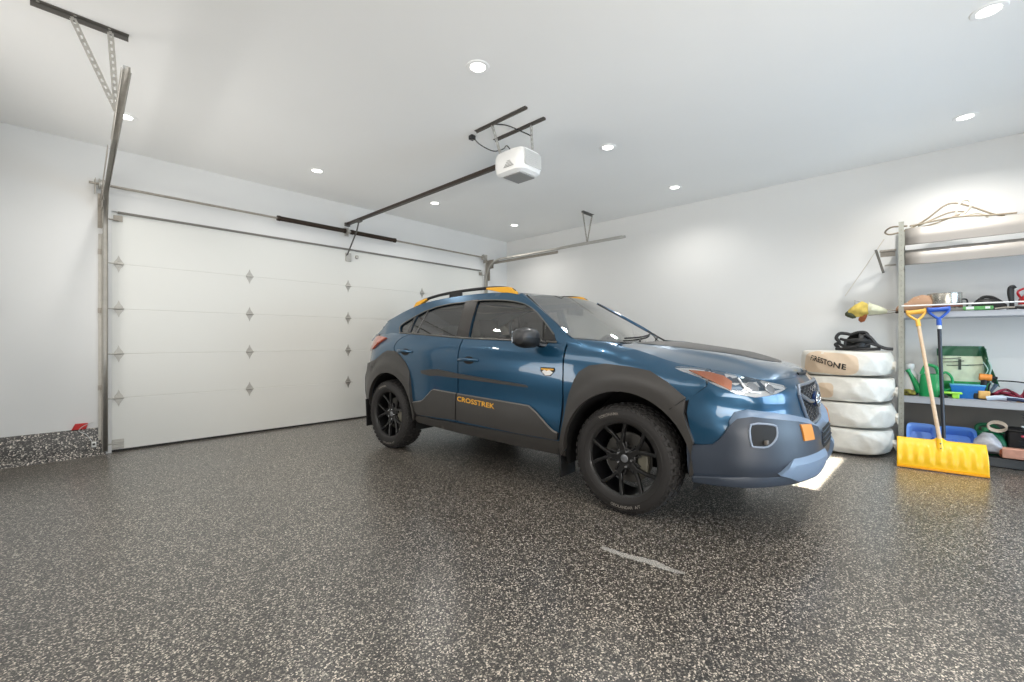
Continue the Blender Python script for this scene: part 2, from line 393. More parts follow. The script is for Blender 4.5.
def panel_mb(mb, outline, surf, off=0, thick=.02, holes=(), grid=.05, sgn=1, d=.03):
    out = dens(outline, d); hs = [dens(h, d) for h in holes]
    V = list(out); E = [(i, (i+1) % len(out)) for i in range(len(out))]
    for h in hs:
        o = len(V); V += h; E += [(o+i, o+(i+1) % len(h)) for i in range(len(h))]
    xs = [p[0] for p in out]; ys = [p[1] for p in out]; B = np.array(V)
    nx = max(1, int((max(xs)-min(xs))/grid)); ny = max(1, int((max(ys)-min(ys))/grid))
    for i in range(nx+1):
        for j in range(ny+1):
            p = (min(xs)+(i+.5)*grid, min(ys)+(j+.5+.01*(i % 2))*grid)
            if inside(p, out) and not any(inside(p, h) for h in hs) and np.min(np.hypot(B[:, 0]-p[0], B[:, 1]-p[1])) > .45*min(grid, .03 if grid > .03 else grid): V.append(p)
    rv, re, rf, *_ = delaunay_2d_cdt([Vector(p) for p in V], E, [], 0, 1e-6)
    rv = [(v.x, v.y) for v in rv]; F = []
    for f in rf:
        c = (sum(rv[i][0] for i in f)/len(f), sum(rv[i][1] for i in f)/len(f))
        if inside(c, out) and not any(inside(c, h) for h in hs): F.append(tuple(f))
    cnt = {}
    for f in F:
        for a, b in zip(f, f[1:]+f[:1]): cnt.setdefault((min(a, b), max(a, b)), []).append((a, b))
    top = smap(surf, rv, off, sgn); vs = list(top); fs = list(F)
    if thick:
        bd = [e[0] for e in cnt.values() if len(e) == 1]; ids = sorted({i for e in bd for i in e}); mp = {i: len(vs)+k for k, i in enumerate(ids)}
        vs += smap(surf, [rv[i] for i in ids], (lambda a, b: off(a, b)-thick) if callable(off) else off-thick, sgn)
        fs += [(b, a, mp[a], mp[b]) for a, b in bd]
    mb.add(vs, fs)
def panel(name, outline, surf, m, parent=CAR, off=0, thick=.02, holes=(), grid=.05, sgn=1, bevel=.003, sharp=40, d=.03):
    mb = MB(); panel_mb(mb, outline, surf, off, thick, holes, grid, sgn, d)
    return mb.build(name, m, parent, sharp=sharp, bevel=bevel)
def S(*pts): return [(US(s), z) for s, z in pts]
def N_(*pts): return [(math.copysign(UN(abs(w)), w) if w else 0., z) for w, z in pts]
def arc(cs, cz, r, a0, a1, n=24): return [(cs+r*math.cos(math.radians(a0+(a1-a0)*k/n)), cz+r*math.sin(math.radians(a0+(a1-a0)*k/n))) for k in range(n+1)]
def topline(u0, u1, n=24, d=0): return [(u, float(ztop(u))-d) for u in np.linspace(u0, u1, n+1)]
def botline(u0, u1, n=24): return [(u, float(zbot(u))) for u in np.linspace(u0, u1, n+1)]
GW = lambda s, z: GREEN(s, z)
frontarch = arc(0, .35, .455, 0, 180); reararch = arc(2.67, .35, .45, 0, 180)

def zroof(s): return float(pchip([.6, 1.04, 1.25, 1.6, 2.0, 2.3, 2.6, 2.85, 2.98], [1.27, 1.505, 1.545, 1.558, 1.545, 1.515, 1.445, 1.365, 1.325], s)[0])
for sg, side in ((1, 'right'), (-1, 'left')):
    k = dict(sgn=sg)
    # --- painted side panels
    fb = UN(.0)
    fender = S(*[(-.32, .720), (-.415, .775), (-.512, .862)]) + [(US(-.50), .905)] + topline(US(-.52), US(.452), 20) + S((.458, .9), (.462, .6), (.50, .42), (.50, .33), (.455, .33)) + S(*frontarch[1:19])
    panel('front_fender', fender, BODYS, paint, **k)
    fd = topline(US(.470), US(1.572), 20) + S((1.578, .9), (1.592, .6), (1.598, .395), (.505, .385), (.50, .46), (.476, .7), (.469, .9))
    door = panel('front_door', fd, BODYS, paint, **k)
    # rear door: trailing edge wraps over the wheel arch
    edge = spl([(2.385, 1.188), (2.50, 1.15), (2.575, 1.08), (2.555, 1.01), (2.43, .93), (2.335, .83), (2.29, .72), (2.265, .56), (2.215, .46), (2.19, .395)], 5)
    rd = topline(US(1.586), US(2.375), 14) + S(*edge) + S((1.612, .395), (1.606, .6), (1.592, .9))
    rdoor = panel('rear_door', rd, BODYS, paint, **k)
    ed2 = [(s+.012, z) for s, z in edge]
    uT = UT(.66)
    qp = topline(US(2.395), uT, 18) + [(uT, 1.0), (uT, .72)] + S((3.25, .70), (3.14, .42)) + S(*reararch[1:-3]) + S(*ed2[::-1][4:])
    panel('rear_quarter_panel', qp, BODYS, paint, **k)
    # --- cladding
    ff = S((.49, .30), (.475, .42), (.44, .56), (.405, .74), (.37, .845), (.33, .905), (.25, .952), (.127, .968), (-.05, .953), (-.18, .932), (-.29, .872), (-.40, .785), (-.395, .745), (-.392, .69), (-.415, .62), (-.448, .53), (-.44, .50), (-.42, .33)) + S(*arc(0, .35, .445, 180, 0))
    fo = lambda u, z: .032-.026*min(1, max(0, (math.hypot(float(planp(abs(u))[0]), z-.35)-.525)/.085))*(1 if z > .55 else 0 if z < .45 else (z-.45)*10)
    panel('wheel_arch_cladding', ff, BODYS, clad, off=fo, thick=.04, bevel=0, grid=.03, sharp=22, **k)
    if sg > 0:
        mb = MB(); mb.tube(smap(BODYS, S((-.315, .712), (-.405, .783)), .031, sg), .0025, 6); mb.build('panel_gap', dark, CAR)
    rf = S((2.20, .40), (2.215, .45), (2.262, .56), (2.285, .70), (2.305, .82), (2.36, .90), (2.45, .968), (2.56, 1.018), (2.70, 1.02), (2.80, .99), (2.93, .93), (3.05, .885)) + [(UT(.72), .84), (UT(.60), .82), (UT(.60), .40)] + S((3.14, .38)) + S(*arc(2.67, .35, .44, 0, 180))
    ro = lambda u, z: .032-.026*min(1, max(0, (math.hypot(float(planp(abs(u))[0])-2.67, z-.35)-.52)/.08))*(1 if z > .55 else 0 if z < .45 else (z-.45)*10)*(1 if float(planp(abs(u))[0]) < 3.0 else .3)
    panel('wheel_arch_cladding', rf, BODYS, clad, off=ro, thick=.04, bevel=0, grid=.03, sharp=22, **k)
    for nm, o in (('door_cladding', [(1.592, .42), (1.588, .648), (.775, .620), (.70, .578), (.585, .488), (.545, .462), (.50, .452), (.508, .405), (.9, .402)]),
                  ('door_cladding', [(1.608, .42), (1.602, .649), (1.915, .662), (1.95, .648), (2.06, .558), (2.10, .538), (2.235, .515), (2.20, .435), (2.17, .405)])):
        panel(nm, S(*o), BODYS, clad, off=.022, thick=.035, bevel=.011, **k)
    ce = mat('cladding_highlight_grey', (104, 101, 97), .32)  # lighter grey paints the highlight along the cladding's top edge
    for pts_ in ([(1.585, .650), (1.2, .637), (.775, .622), (.70, .580), (.585, .490), (.545, .465), (.505, .455)], [(2.235, .516), (2.10, .540), (2.06, .560), (1.95, .650), (1.915, .664), (1.603, .651)]):
        q = MB(); q.tube(smap(BODYS, S(*pts_), .013, sg), .0075, 8); q.build('cladding_highlight', ce, CAR)
    panel('rocker_panel', S((.462, .395), (1.2, .390), (2.19, .392), (2.225, .35), (2.2, .325), (1.6, .302), (.9, .288), (.455, .290)), BODYS, clad, off=.012, thick=.06, bevel=.008, **k)
    panel('side_trim_strip', S((.785, .765), (.81, .782), (1.585, .832), (1.86, .858), (1.97, .853), (2.115, .836), (2.10, .808), (1.96, .790), (1.87, .800)), BODYS, matb if 0 else clad, off=.014, thick=.02, bevel=.005, d=.02, **k)
    # --- handles
    for s0, s1, z0 in ((1.325, 1.565, .955), (2.255, 2.505, 1.012)):
        par = door if s0 < 2 else rdoor
        cup = [(s0+.12+.068*math.cos(a), z0-.002+.034*math.sin(a)) for a in np.linspace(0, 2*PI, 28, endpoint=False)]
        c2 = panel('handle_recess', S(*cup), BODYS, dark, CAR, off=.0012, thick=0, grid=.02, bevel=0, d=.02, **k); c2.parent = par
        mb = MB(); pts = smap(BODYS, S(*[(s0+(s1-s0)*t, z0+.006*math.sin(PI*t)) for t in np.linspace(0, 1, 9)]), [.004, .024, .034, .038, .038, .038, .034, .026, .010], sg)
        mb.tube(pts, [.012, .013, .014, .015, .015, .015, .015, .016, .013], 10, flat=.6); h = mb.build('door_handle', paint, par, sharp=60)
    # --- inner dark shell with arches cut, so panel gaps read dark
    shell = S(*[(.49, .34)]) + S((2.2, .36)) + S(*arc(2.67, .35, .44, 180, 0)) + S((3.15, .40)) + [(UT(.5), .42), (UT(.5), .95)] + topline(UT(.6), US(-.45), 60, .012) + S((-.45, .34)) + S(*arc(0, .35, .445, 180, 0))
    panel('inner_shell', shell, BODYS, dark, off=-.016, thick=0, bevel=0, grid=.07, **k)
    # --- greenhouse frame with window holes
    zb = lambda s: float(zbelt(s))
    roofedge = [(s, zroof(s)) for s in np.linspace(1.06, 2.93, 40)]
    gh = [(.33, zb(.33)-.012)] + [(s, z) for s, z in spl([(.47, 1.165), (.60, 1.255), (.82, 1.385), (1.0, 1.475)], 5)] + roofedge + spl([(2.98, 1.31), (3.02, 1.265), (3.12, 1.215), (3.14, 1.19)], 4) + [(s, zb(s)-.012) for s in np.linspace(3.1, .40, 50)]
    wf_ = [(.565, zb(.6)+.010)] + spl([(.60, 1.175), (.735, 1.290), (.86, 1.378), (1.0, 1.437), (1.2, 1.474), (1.42, 1.490), (1.545, 1.493)], 4) + [(1.515, zb(1.5)+.012)]
    wr_ = [(1.675, zb(1.67)+.012), (1.705, 1.488), (1.9, 1.484), (2.1, 1.462), (2.27, 1.423), (2.37, 1.385), (2.42, zb(2.42)+.012)]
    wq_ = [(2.455, zb(2.45)+.014), (2.405, 1.372)] + spl([(2.50, 1.338), (2.60, 1.298), (2.625, 1.262), (2.585, zb(2.58)+.014)], 4)
    panel('cabin_frame', gh, GW, paint, holes=(wf_, wr_, wq_), thick=.03, grid=.05, bevel=.003, **k)
    panel('side_window', wf_, GW, glassF, off=-.012, thick=0, bevel=0, **k)
    panel('rear_side_window', wr_, GW, glassR, off=-.012, thick=0, bevel=0, **k)
    panel('quarter_window', wq_, GW, glassR, off=-.012, thick=0, bevel=0, **k)
    # black B pillar, window divider bars, belt mouldings and window surround
    panel('b_pillar', [(1.515, zb(1.5)+.002), (1.545, 1.500), (1.705, 1.495), (1.675, zb(1.67)+.002)], GW, mat('b_pillar_black', (40, 36, 33), .25, coat=.4), off=.004, thick=.012, bevel=.002, **k)
    mb = MB(); mb.tube(smap(GW, [(1.605, zb(1.6)+.004), (1.628, 1.5)], .0045, sg), .003, 6); mb.build('pillar_gap', dark, CAR)
    panel('window_divider', [(2.42, zb(2.42)), (2.455, zb(2.45)), (2.405, 1.378), (2.37, 1.385)], GW, blackp, off=.003, thick=.012, bevel=.002, **k)
    mb = MB(); mb.tube(smap(GW, [(2.30, zb(2.3)+.01), (2.225, 1.435)], -.008, sg), .008, 8); mb.build('window_divider', blackp, CAR)
    mb = MB(); mb.tube(smap(GW, [(.70, zb(.7)+.01), (.735, 1.288)], -.008, sg), .008, 8); mb.build('window_divider', blackp, CAR)
    belt = MB()
    belt.tube(smap(GW, [(s, zb(s)+.008) for s in np.linspace(.56, 2.60, 50)], .004, sg), .0075, 8)
    belt.build('belt_moulding', mat('satin_grey_moulding', (120, 118, 114), .3, metal=.6), CAR)
    tr_ = MB(); tr_.tube(smap(GW, [(s, z-.004) for s, z in [wf_[1]]+wf_[2:-1]+wr_[1:-1]+wq_[1:]], .003, sg), .0055, 6)
    tr_.build('window_surround', mat('satin_grey_moulding', (120, 118, 114), .3), CAR)
    panel('mirror_base', [(.572, zb(.6)+.012), (.60, 1.17), (.695, 1.245), (.70, zb(.7)+.012)], GW, blackp, off=-.006, thick=.012, bevel=.002, **k)
    # --- wing mirror
    mp = MB(); vs = []
    a0 = np.array([-.70, -.83*sg, 1.12]); 
    # shell as lofted super-ellipse sections from the door outward
    rings = []
    for t, cx_, hw, hh, cz_ in ((0, .0, .025, .026, -.010), (.12, .0, .06, .052, -.006), (.3, .004, .082, .070, -.004), (.6, .006, .084, .074, -.002), (.85, .010, .072, .064, .0), (.97, .016, .050, .048, .0), (1.02, .018, .022, .022, .0), (1.03, .018, .004, .004, .0)):
        R = []
        for q in range(20):
            a = 2*PI*q/20; ca, sa = math.cos(a), math.sin(a)
            R.append((-.715+cx_+hw*math.copysign(abs(ca)**.7, ca), -(.865+.235*t)*sg, 1.148+cz_+hh*math.copysign(abs(sa)**.8, sa)))
        rings.append(R+[R[0]])
    mp.grid(rings); mp.add(rings[-1][:20], [tuple(range(20))]); mp.add(rings[0][:20], [tuple(range(20))])
    mirror = mp.build('wing_mirror', mat('mirror_dark_grey', (44, 45, 47), .32, coat=.3), CAR, sharp=50)
    ms = MB(); ms.tube([(-.66, -.80*sg, 1.095), (-.68, -.86*sg, 1.098), (-.70, -.93*sg, 1.12)], [.03, .028, .03], 10, flat=1); ms.build('mirror_stalk', blackp, mirror)
    mg = MB(); mg.box((-.780, -.985*sg, 1.148), (.006, .17, .09)); mg.build('mirror_glass', mat('mirror_silver', (190, 200, 210), .03, metal=1), mirror, bevel=.01)
    ml = MB(); ml.grid([[(x, y, z) for x, y, z in [rings[i][j] for i in range(1, 6)]] for j in range(10, 21)])
    ml2 = MB(); ml2.v = [((x+.715)*1.03-.715, y, (z-1.148)*1.03+1.146) for x, y, z in ml.v]; ml2.f = ml.f; ml2.build('mirror_skirt', matb, mirror)
    # --- roof rail: black bar on yellow feet with a black centre foot
    def yr(s): return float(GREEN(s, zroof(s))[1])-.055
    rail = [(-s, -sg*(yr(s)+.008), zroof(s)+h-.004) for s, h in ((1.16, .020), (1.22, .040), (1.33, .052), (1.5, .056), (1.8, .058), (2.05, .058), (2.25, .056), (2.42, .05), (2.52, .028))]
    rr = MB(); rr.tube(spl(rail, 5), [.010]+[.0145]*39+[.010], 12, flat=.9); 
    rr = rr.build('roof_rail', matb, CAR, sharp=60)
    for s0, s1 in ((1.145, 1.50), (2.33, 2.53)):
        ft = MB(); R = []
        for t in np.linspace(0, 1, 12):
            s = s0+(s1-s0)*t; fr = t if s0 < 2 else 1-t       # taper towards the middle of the rail
            h = .052*min(1, (1-fr)*30)*(1) if fr > .97 else .052; h = .018+.036*min(1, (fr)*5) if fr < .2 else .054
            if fr > .35: lo = .0+ (fr-.35)/.65*.040
            else: lo = -.012
            y = yr(s)+.01; z = zroof(s)
            R.append([(-s, -sg*(y-.022), z+lo), (-s, -sg*(y+.026), z+lo-.004), (-s, -sg*(y+.020), z+h), (-s, -sg*(y-.016), z+h), (-s, -sg*(y-.022), z+lo)])
        ft.grid(R); ft.add(R[0][:4], [(0,1,2,3)]); ft.add(R[-1][:4], [(0,1,2,3)])
        o = ft.build('rail_foot', yel, rr, bevel=.004); o['label'] = 'yellow end foot'
    ft = MB(); ft.box((-1.93, -sg*(yr(1.93)+.008), zroof(1.93)+.025), (.17, .03, .05)); ft.build('rail_foot', matb, rr, bevel=.006)
    # --- mud flaps
    for s0, z1, z2, wn in ((.485, .36, .135, .62), (3.12, .47, .17, .62)):
        q = MB(); q.box((-s0-.01, -sg*.775, (z1+z2)/2), (.012, .19, z1-z2), (0, math.radians(-4), 0)); q.build('mud_flap', matb, CAR, bevel=.004)
    # --- wheel well liners
    for cs in (0, 2.67):
        q = MB(); q.grid([[(-cs-.45*math.cos(a), -sg*w_, .35+.45*math.sin(a)) for a in np.linspace(-.25, PI+.25, 30)] for w_ in (.50, .70, .858)])
        q.add([(-cs-.45*math.cos(a), -sg*.50, .35+.45*math.sin(a)) for a in np.linspace(-.25, PI+.25, 30)], [tuple(range(30))])
        q.build('wheel_liner', dark, CAR)
    # --- headlight
    lamp_o = S((-.318, .955), (-.42, .952), (-.50, .944), (-.62, .926)) + N_((.70, .895), (.62, .873), (.52, .853), (.505, .838), (.56, .826), (.62, .812), (.667, .805), (.73, .802), (.79, .822)) + S((-.56, .865), (-.486, .900), (-.39, .935))
    hs_ = MB(); panel_mb(hs_, lamp_o, BODYS, .000, .03, sgn=sg); 
    hl = hs_.build('headlight', mat('lamp_housing', (224, 225, 227), .3, metal=.2), CAR)
    panel('headlight_lens', lamp_o, BODYS, glass_mat('lamp_glass', (.93, .95, .96), .10), parent=hl, off=.012, thick=.01, bevel=0, **k)
    amber = S((-.40, .942), (-.52, .933), (-.60, .915), (-.645, .885)) + N_((.80, .838),) + S((-.59, .862), (-.53, .888), (-.46, .918))
    o = panel('turn_signal', amber, BODYS, mat('amber_plastic', (206, 112, 50), .25, coat=.5), parent=hl, off=.006, thick=.006, d=.02, bevel=.001, **k); o['label'] = 'amber turn signal segment'
    for wc, zc, rr_ in ((.725, .852, .028), (.635, .842, .026)):
        q = MB(); cP = np.array(smap(BODYS, N_((wc, zc)), .004, sg)[0]); cN = np.array(smap(BODYS, N_((wc, zc)), .05, sg)[0])-cP
        M = Matrix.Translation(Vector(cP)) @ Vector(cN).to_track_quat('Z', 'Y').to_matrix().to_4x4()
        q.lathe([(rr_+.006, 0), (rr_+.006, .004), (rr_, .006), (rr_*.96, .002), (.0001, .004)], M, 24); q.build('projector_lamp', mat('projector_pale', (176, 180, 186), .15, metal=.3), hl)
    drl = MB(); drl.tube(smap(BODYS, N_((.775, .90), (.765, .86), (.745, .83), (.70, .822)), .007, sg), .006, 8); drl.build('daytime_lamp', mat('drl_white', (235, 238, 242), .3), hl)
    # --- front bumper side pocket
    pk = N_((.760, .640), (.672, .634), (.662, .612), (.672, .575), (.705, .538), (.748, .536), (.760, .550))
    o = panel('fog_pocket', pk, BODYS, mat('pocket_dark', (13, 14, 16), .7), CAR, off=.053, thick=.0, bevel=0, d=.02, **k)
    rg = MB(); rg.tube(smap(BODYS, spl(pk, 3, True), .052, sg), .006, 8, closed=True); rg.build('pocket_rim', mat('pocket_rim_grey', (130, 140, 155), .35), o)
    lv = MB(); lv.box(tuple(smap(BODYS, N_((.710, .560)), .050, sg)[0]), (.02, .05, .025)); lv.build('pocket_vane', mat('vane_grey', (95, 90, 84), .4), o, bevel=.006)
    hk = N_((.500, .628), (.385, .620), (.370, .538), (.49, .545))
    o = panel('tow_hook_cover', hk, BODYS, mat('orange_hook_cover', (206, 132, 48), .4), CAR, off=.058, thick=.03, bevel=.006, d=.02, **k); o['label'] = 'orange tow hook cover'
    # --- tail lamp
    tl = S((2.80, 1.150), (3.0, 1.168)) + [(US(3.1), 1.165), (UT(.70), 1.135), (UT(.60), 1.09), (UT(.60), 1.02), (UT(.70), .99)] + S((3.05, 1.03), (2.95, 1.09))
    o = panel('tail_lamp', tl, BODYS, mat('tail_lamp_red', (166, 78, 52), .2, coat=1), CAR, off=.020, thick=.03, bevel=.004, **k)
    panel('tail_lamp_bar', [(UT(.60), 1.095), (UT(.60), 1.035), (UMAX, 1.035), (UMAX, 1.095)], BODYS, mat('tail_lamp_red', (166, 78, 52)), CAR, off=.012, thick=.02, bevel=.003, **k)
    # ditch lamp side marker above the bumper
# --- yellow lettering and trail badge on the right doors (and mirrored side)
for sg in (1, -1):
    V, F, wd = text2d('CROSSTREK', .07, 0, .0012)
    L = .455; pts = []
    for x, y in V:
        t = x/wd; s = 1.578-L*t if sg > 0 else 1.12+L*t
        pts.append((US(s), .592+.0*t+(1 if sg > 0 else 1)*y*.82-.026*(t if sg > 0 else 1-t)))
    mb = MB(); mb.add(smap(BODYS, pts, .0238, sg), F); o = mb.build('lettering', yel, CAR, fix=False, sharp=None); o['label'] = 'yellow CROSSTREK lettering'
    bd = panel('trail_badge', S((.665, .925), (.535, .925), (.533, .900), (.575, .862), (.62, .860), (.662, .893)), BODYS, matb, off=.004, thick=.006, bevel=.001, d=.02, sgn=sg)
    panel('badge_peak', S((.655, .917), (.545, .917), (.54, .908), (.600, .902), (.66, .908)), BODYS, yel, bd, off=.0052, thick=.001, bevel=0, d=.01, grid=.02, sgn=sg)
    panel('badge_peak', S((.652, .893), (.625, .908), (.607, .898), (.585, .910), (.548, .889), (.578, .868), (.618, .866)), BODYS, whitep, bd, off=.0052, thick=.001, bevel=0, d=.01, grid=.02, sgn=sg)

# --- front bumper: painted skin, hex grille, lower cladding
def sym(right):   # right-half outline listed from centre top outwards back to centre bottom
    return right + [(-u, z) for u, z in right[::-1]]
tp = [(u, float(ztop(u))) for u in np.linspace(0.001, US(-.53), 30)]
fbp = sym(tp + S((-.513, .857), (-.418, .779), (-.405, .70), (-.44, .52)) + [(UN(.5), .50), (.001, .50)])
grille_hole = sym(N_((.001, .855), (.33, .848), (.385, .800), (.275, .655), (.22, .60), (.001, .60)))
# the lamps sit in the skin, so cut their outlines too
lampR = S((-.322, .953), (-.42, .950), (-.50, .942), (-.62, .924)) + N_((.70, .893), (.62, .871), (.52, .851), (.507, .838), (.56, .828), (.62, .814), (.667, .807), (.73, .804), (.79, .824)) + S((-.56, .867), (-.486, .902), (-.39, .933))
panel('front_bumper', fbp, BODYS, paint, off=0, thick=.02, grid=.045, bevel=.003, holes=(grille_hole,))
TOPC = ([0, UN(.20), UN(.255), UN(.50), UN(.70), UN(.76), US(-.655), US(-.62), US(-.56), US(-.53)], [.585, .590, .640, .690, .722, .735, .715, .66, .548, .528])
def sst(x): x = min(1, max(0, x)); return x*x*(3-2*x)
def ctop(u, d): return float(np.interp(abs(u), *TOPC))-d
LED = .045
usl = [0.001, UN(.20), UN(.255), UN(.38), UN(.50), UN(.60), UN(.70), UN(.75)]
def clo(u, z):
    a = abs(u); side = sst((US(-.52)-a)/.20)
    o = .050*side+.022*(1-side)
    o -= .020*sst((.42-z)/.10)*side               # tucks under above the chin
    return o
ledge = sym([(u, ctop(u, 0)) for u in usl]+S((-.655, .715), (-.625, .665))+S((-.625, .640))+[(US(-.655), .672)]+[(u, ctop(u, LED)) for u in usl[::-1]])
def ledo(u, z):
    a = abs(u); side = sst((US(-.52)-a)/.20); d = ctop(u, 0)-z
    return .008+(.050*side+.022*(1-side)-.008)*min(1, max(0, d/LED))
litc = mat('lit_bumper_cladding', (112, 130, 152), .40, bump=.03, bscale=900)  # lit copy of the cladding: light on up-facing faces put into the colour
cb = sym([(u, ctop(u, LED)) for u in usl]+S((-.655, .672), (-.625, .640), (-.575, .560), (-.545, .530), (-.41, .508), (-.415, .35), (-.43, .330)) + [(UN(.80), .330), (UN(.6), .332), (UN(.3), .330), (.001, .330)])
panel('bumper_cladding', cb, BODYS, cladf, off=clo, thick=.05, grid=.03, d=.02, bevel=0, sharp=28)
panel('bumper_ledge', ledge, BODYS, litc, off=ledo, thick=.02, grid=.02, d=.015, bevel=0, sharp=28)
chin = sym([(.001, .395), (UN(.20), .395), (UN(.40), .405), (UN(.56), .415), (UN(.66), .400), (UN(.78), .372), (US(-.50), .352), (US(-.44), .345), (US(-.44), .318), (UN(.80), .318), (UN(.6), .322), (UN(.3), .318), (.001, .318)])
panel('chin_spoiler', chin, BODYS, cladf, off=lambda u, z: .030+.020*min(1, max(0, (.40-z)/.05))-.0*z, thick=.04, grid=.022, d=.02, bevel=.004, sharp=28)
for sg in (1, -1):
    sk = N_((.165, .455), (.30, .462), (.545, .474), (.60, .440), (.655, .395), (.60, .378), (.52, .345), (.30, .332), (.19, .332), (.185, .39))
    panel('skid_garnish', sk, BODYS, mat('lit_bumper_cladding', (112, 130, 152), .40, bump=.03, bscale=900), off=lambda u, z: .040+.030*min(1, max(0, (.474-z)/.045))-.10*max(0, .375-z), thick=.05, grid=.018, d=.018, bevel=.004, sharp=28, sgn=sg)  # same cladding, lightened in colour where its facets catch the light
lo = sym([(.001, .575), (UN(.17), .575), (UN(.215), .50), (UN(.20), .465), (.001, .462)])
o = panel('lower_intake', lo, BODYS, dark, off=.053, thick=.0, bevel=0)
mb = MB()
for z in (.49, .52, .55): mb.tube(smap(BODYS, [(u, z) for u in np.linspace(-UN(.2), UN(.2), 12)], .055), .004, 6)
mb.build('intake_bar', cladf, o)
gp = panel('grille', sym(N_((.001, .855), (.33, .848), (.385, .800), (.275, .655), (.22, .60), (.001, .60))), BODYS, mat('grille_back', (9, 9, 10), .5), off=-.012, thick=.0, bevel=0)
mb = MB(); rr_ = .030
for i in range(-9, 10):
    for j in range(0, 9):
        u = i*rr_*1.5; z = .60+j*rr_*math.sqrt(3)*.62*1.0+(rr_*.54 if i % 2 else 0)
        hx = [(u+rr_*.98*math.cos(a), z+rr_*.60*math.sin(a)) for a in np.linspace(0, 2*PI, 6, endpoint=False)]
        if all(inside(p, grille_hole) for p in hx): mb.tube(smap(BODYS, hx, -.003), .0035, 5, closed=True)
mb.build('grille_mesh', mat('mesh_grey', (60, 62, 66), .35), gp)
mb = MB()
for a in (1, -1):
    mb.tube(smap(BODYS, [(a*UN(w_), z) for w_, z in ((.10, .735), (.2, .745), (.30, .775), (.375, .80))], .008), [.012, .012, .013, .012], 8, flat=.8)
    mb.tube(smap(BODYS, [(a*UN(w_), z) for w_, z in ((.33, .848), (.385, .800), (.275, .655), (.222, .60), (.0, .60))], .004), .011, 8)
mb.tube(smap(BODYS, [(math.copysign(UN(abs(w_)), w_), .853-.02*abs(w_)) for w_ in np.linspace(-.33, .33, 15)], .004), .010, 8)
mb.build('grille_frame', mat('grille_frame_grey', (110, 118, 130), .3, metal=.4), gp)
# emblem: oval badge with six four-pointed stars
ov = [(.092*math.cos(a), .740+.050*math.sin(a)) for a in np.linspace(0, 2*PI, 36, endpoint=False)]
em = panel('emblem', ov, BODYS, mat('emblem_blue', (18, 44, 92), .2, coat=1), gp, off=.022, thick=.02, grid=.02, bevel=.002, d=.02)
mb = MB(); mb.tube(smap(BODYS, ov, .024), .0035, 6, closed=True)
for x, z, r in ((-.038, .746, .017), (.0, .757, .009), (.028, .752, .009), (-.005, .727, .009), (.022, .722, .009), (.046, .735, .009)):
    x *= 1.25; z = .740+(z-.740)*1.25; r *= 1.35
    star = [(x+(r if q % 2 == 0 else r*.28)*math.cos(q*PI/4), z+(r if q % 2 == 0 else r*.28)*.8*math.sin(q*PI/4)) for q in range(8)]
    P = smap(BODYS, star, .0235)+smap(BODYS, [(x, z)], .0265); mb.add(P, [(q, (q+1) % 8, 8) for q in range(8)])
mb.build('emblem_star', silv, em)
mb = MB(); mb.tube([(.985, -.30, .40), (1.04, -.27, .385), (1.065, -.25, .375)], [.008, .007, .005], 8); 
# --- hood
def we(s): return float(np.interp(s, *_HE))
_uu = np.linspace(0, US(.14), 400); _ht = BODY(_uu, ztop(_uu)); _HE = (_ht[:, 0], _ht[:, 1]); _hz = _ht[:, 2]
s_nose = float(_ht[0, 0])
def zc(s): return float(pchip([s_nose, s_nose+.03, s_nose+.10, s_nose+.22, -.45, -.1, .10, .2], [.90, .932, .962, .990, 1.035, 1.085, 1.108, 1.118], s)[0])
def hoodP(s, a):
    w_ = we(s)*a; ze = float(np.interp(s, _ht[:, 0], _hz)); f = abs(a)
    z = zc(s)-(zc(s)-ze)*f**2.6
    env = min(1, max(0, (s-s_nose)/.35))
    b = (w_-math.copysign(.40-.05*env, a))   # raised power dome crease
    z += .016*env/(1+math.exp(-(.46-abs(w_))*60))*(1-min(1, max(0, (s+.1)/.5))) 
    return np.array([-s, -w_, z])
hs = [s_nose+.0008+ (0.10-s_nose)*t**1.5 for t in np.linspace(0, 1, 60)]
as_ = [math.sin(t) / 1 for t in np.linspace(-PI/2, PI/2, 61)]
def hend(s, a): # cowl edge bows: hood's rear edge follows the windscreen base
    return s + (.0 if True else 0)
G_ = []
for i, s in enumerate(hs):
    row = []
    for a in as_:
        tt = i/(len(hs)-1); s2 = s+tt**6*(.16*abs(a)**2*(.5)+.0); s2 = min(s2, .135)
        row.append(hoodP(s2, a*.998))
    G_.append(row)
hood = MB(); hood.grid(G_); hood = hood.build('hood', paint, CAR, solid=.012, sharp=40)
# matte anti-glare decal in the middle of the hood
dec = MB(); rows = []
for t in np.linspace(0, 1, 24):
    s = -.74+(.09+.74)*t; aw = .60-.0*t; hw = (.30*t**.45 if t > 0 else .01)+.02
    row = []
    for q in np.linspace(-1, 1, 21): p = hoodP(s, q*min(.93, hw*1.5/we(s))); row.append((p[0], p[1], p[2]+.0022))
    rows.append(row)
dec.grid(rows); o = dec.build('hood_decal', mat('matte_hood_decal', (58, 56, 54), .38), hood); o['label'] = 'matte dark decal on the hood'
sc_ = MB(); pts = [(-s, -w_, hoodP(s, w_/we(s))[2]+.004) for s, w_ in ((-.86, .16), (-.875, .0), (-.86, -.16))]
sc_.tube(spl(pts, 5), .009, 8, flat=1); sc_.build('hood_badge', matb, hood)
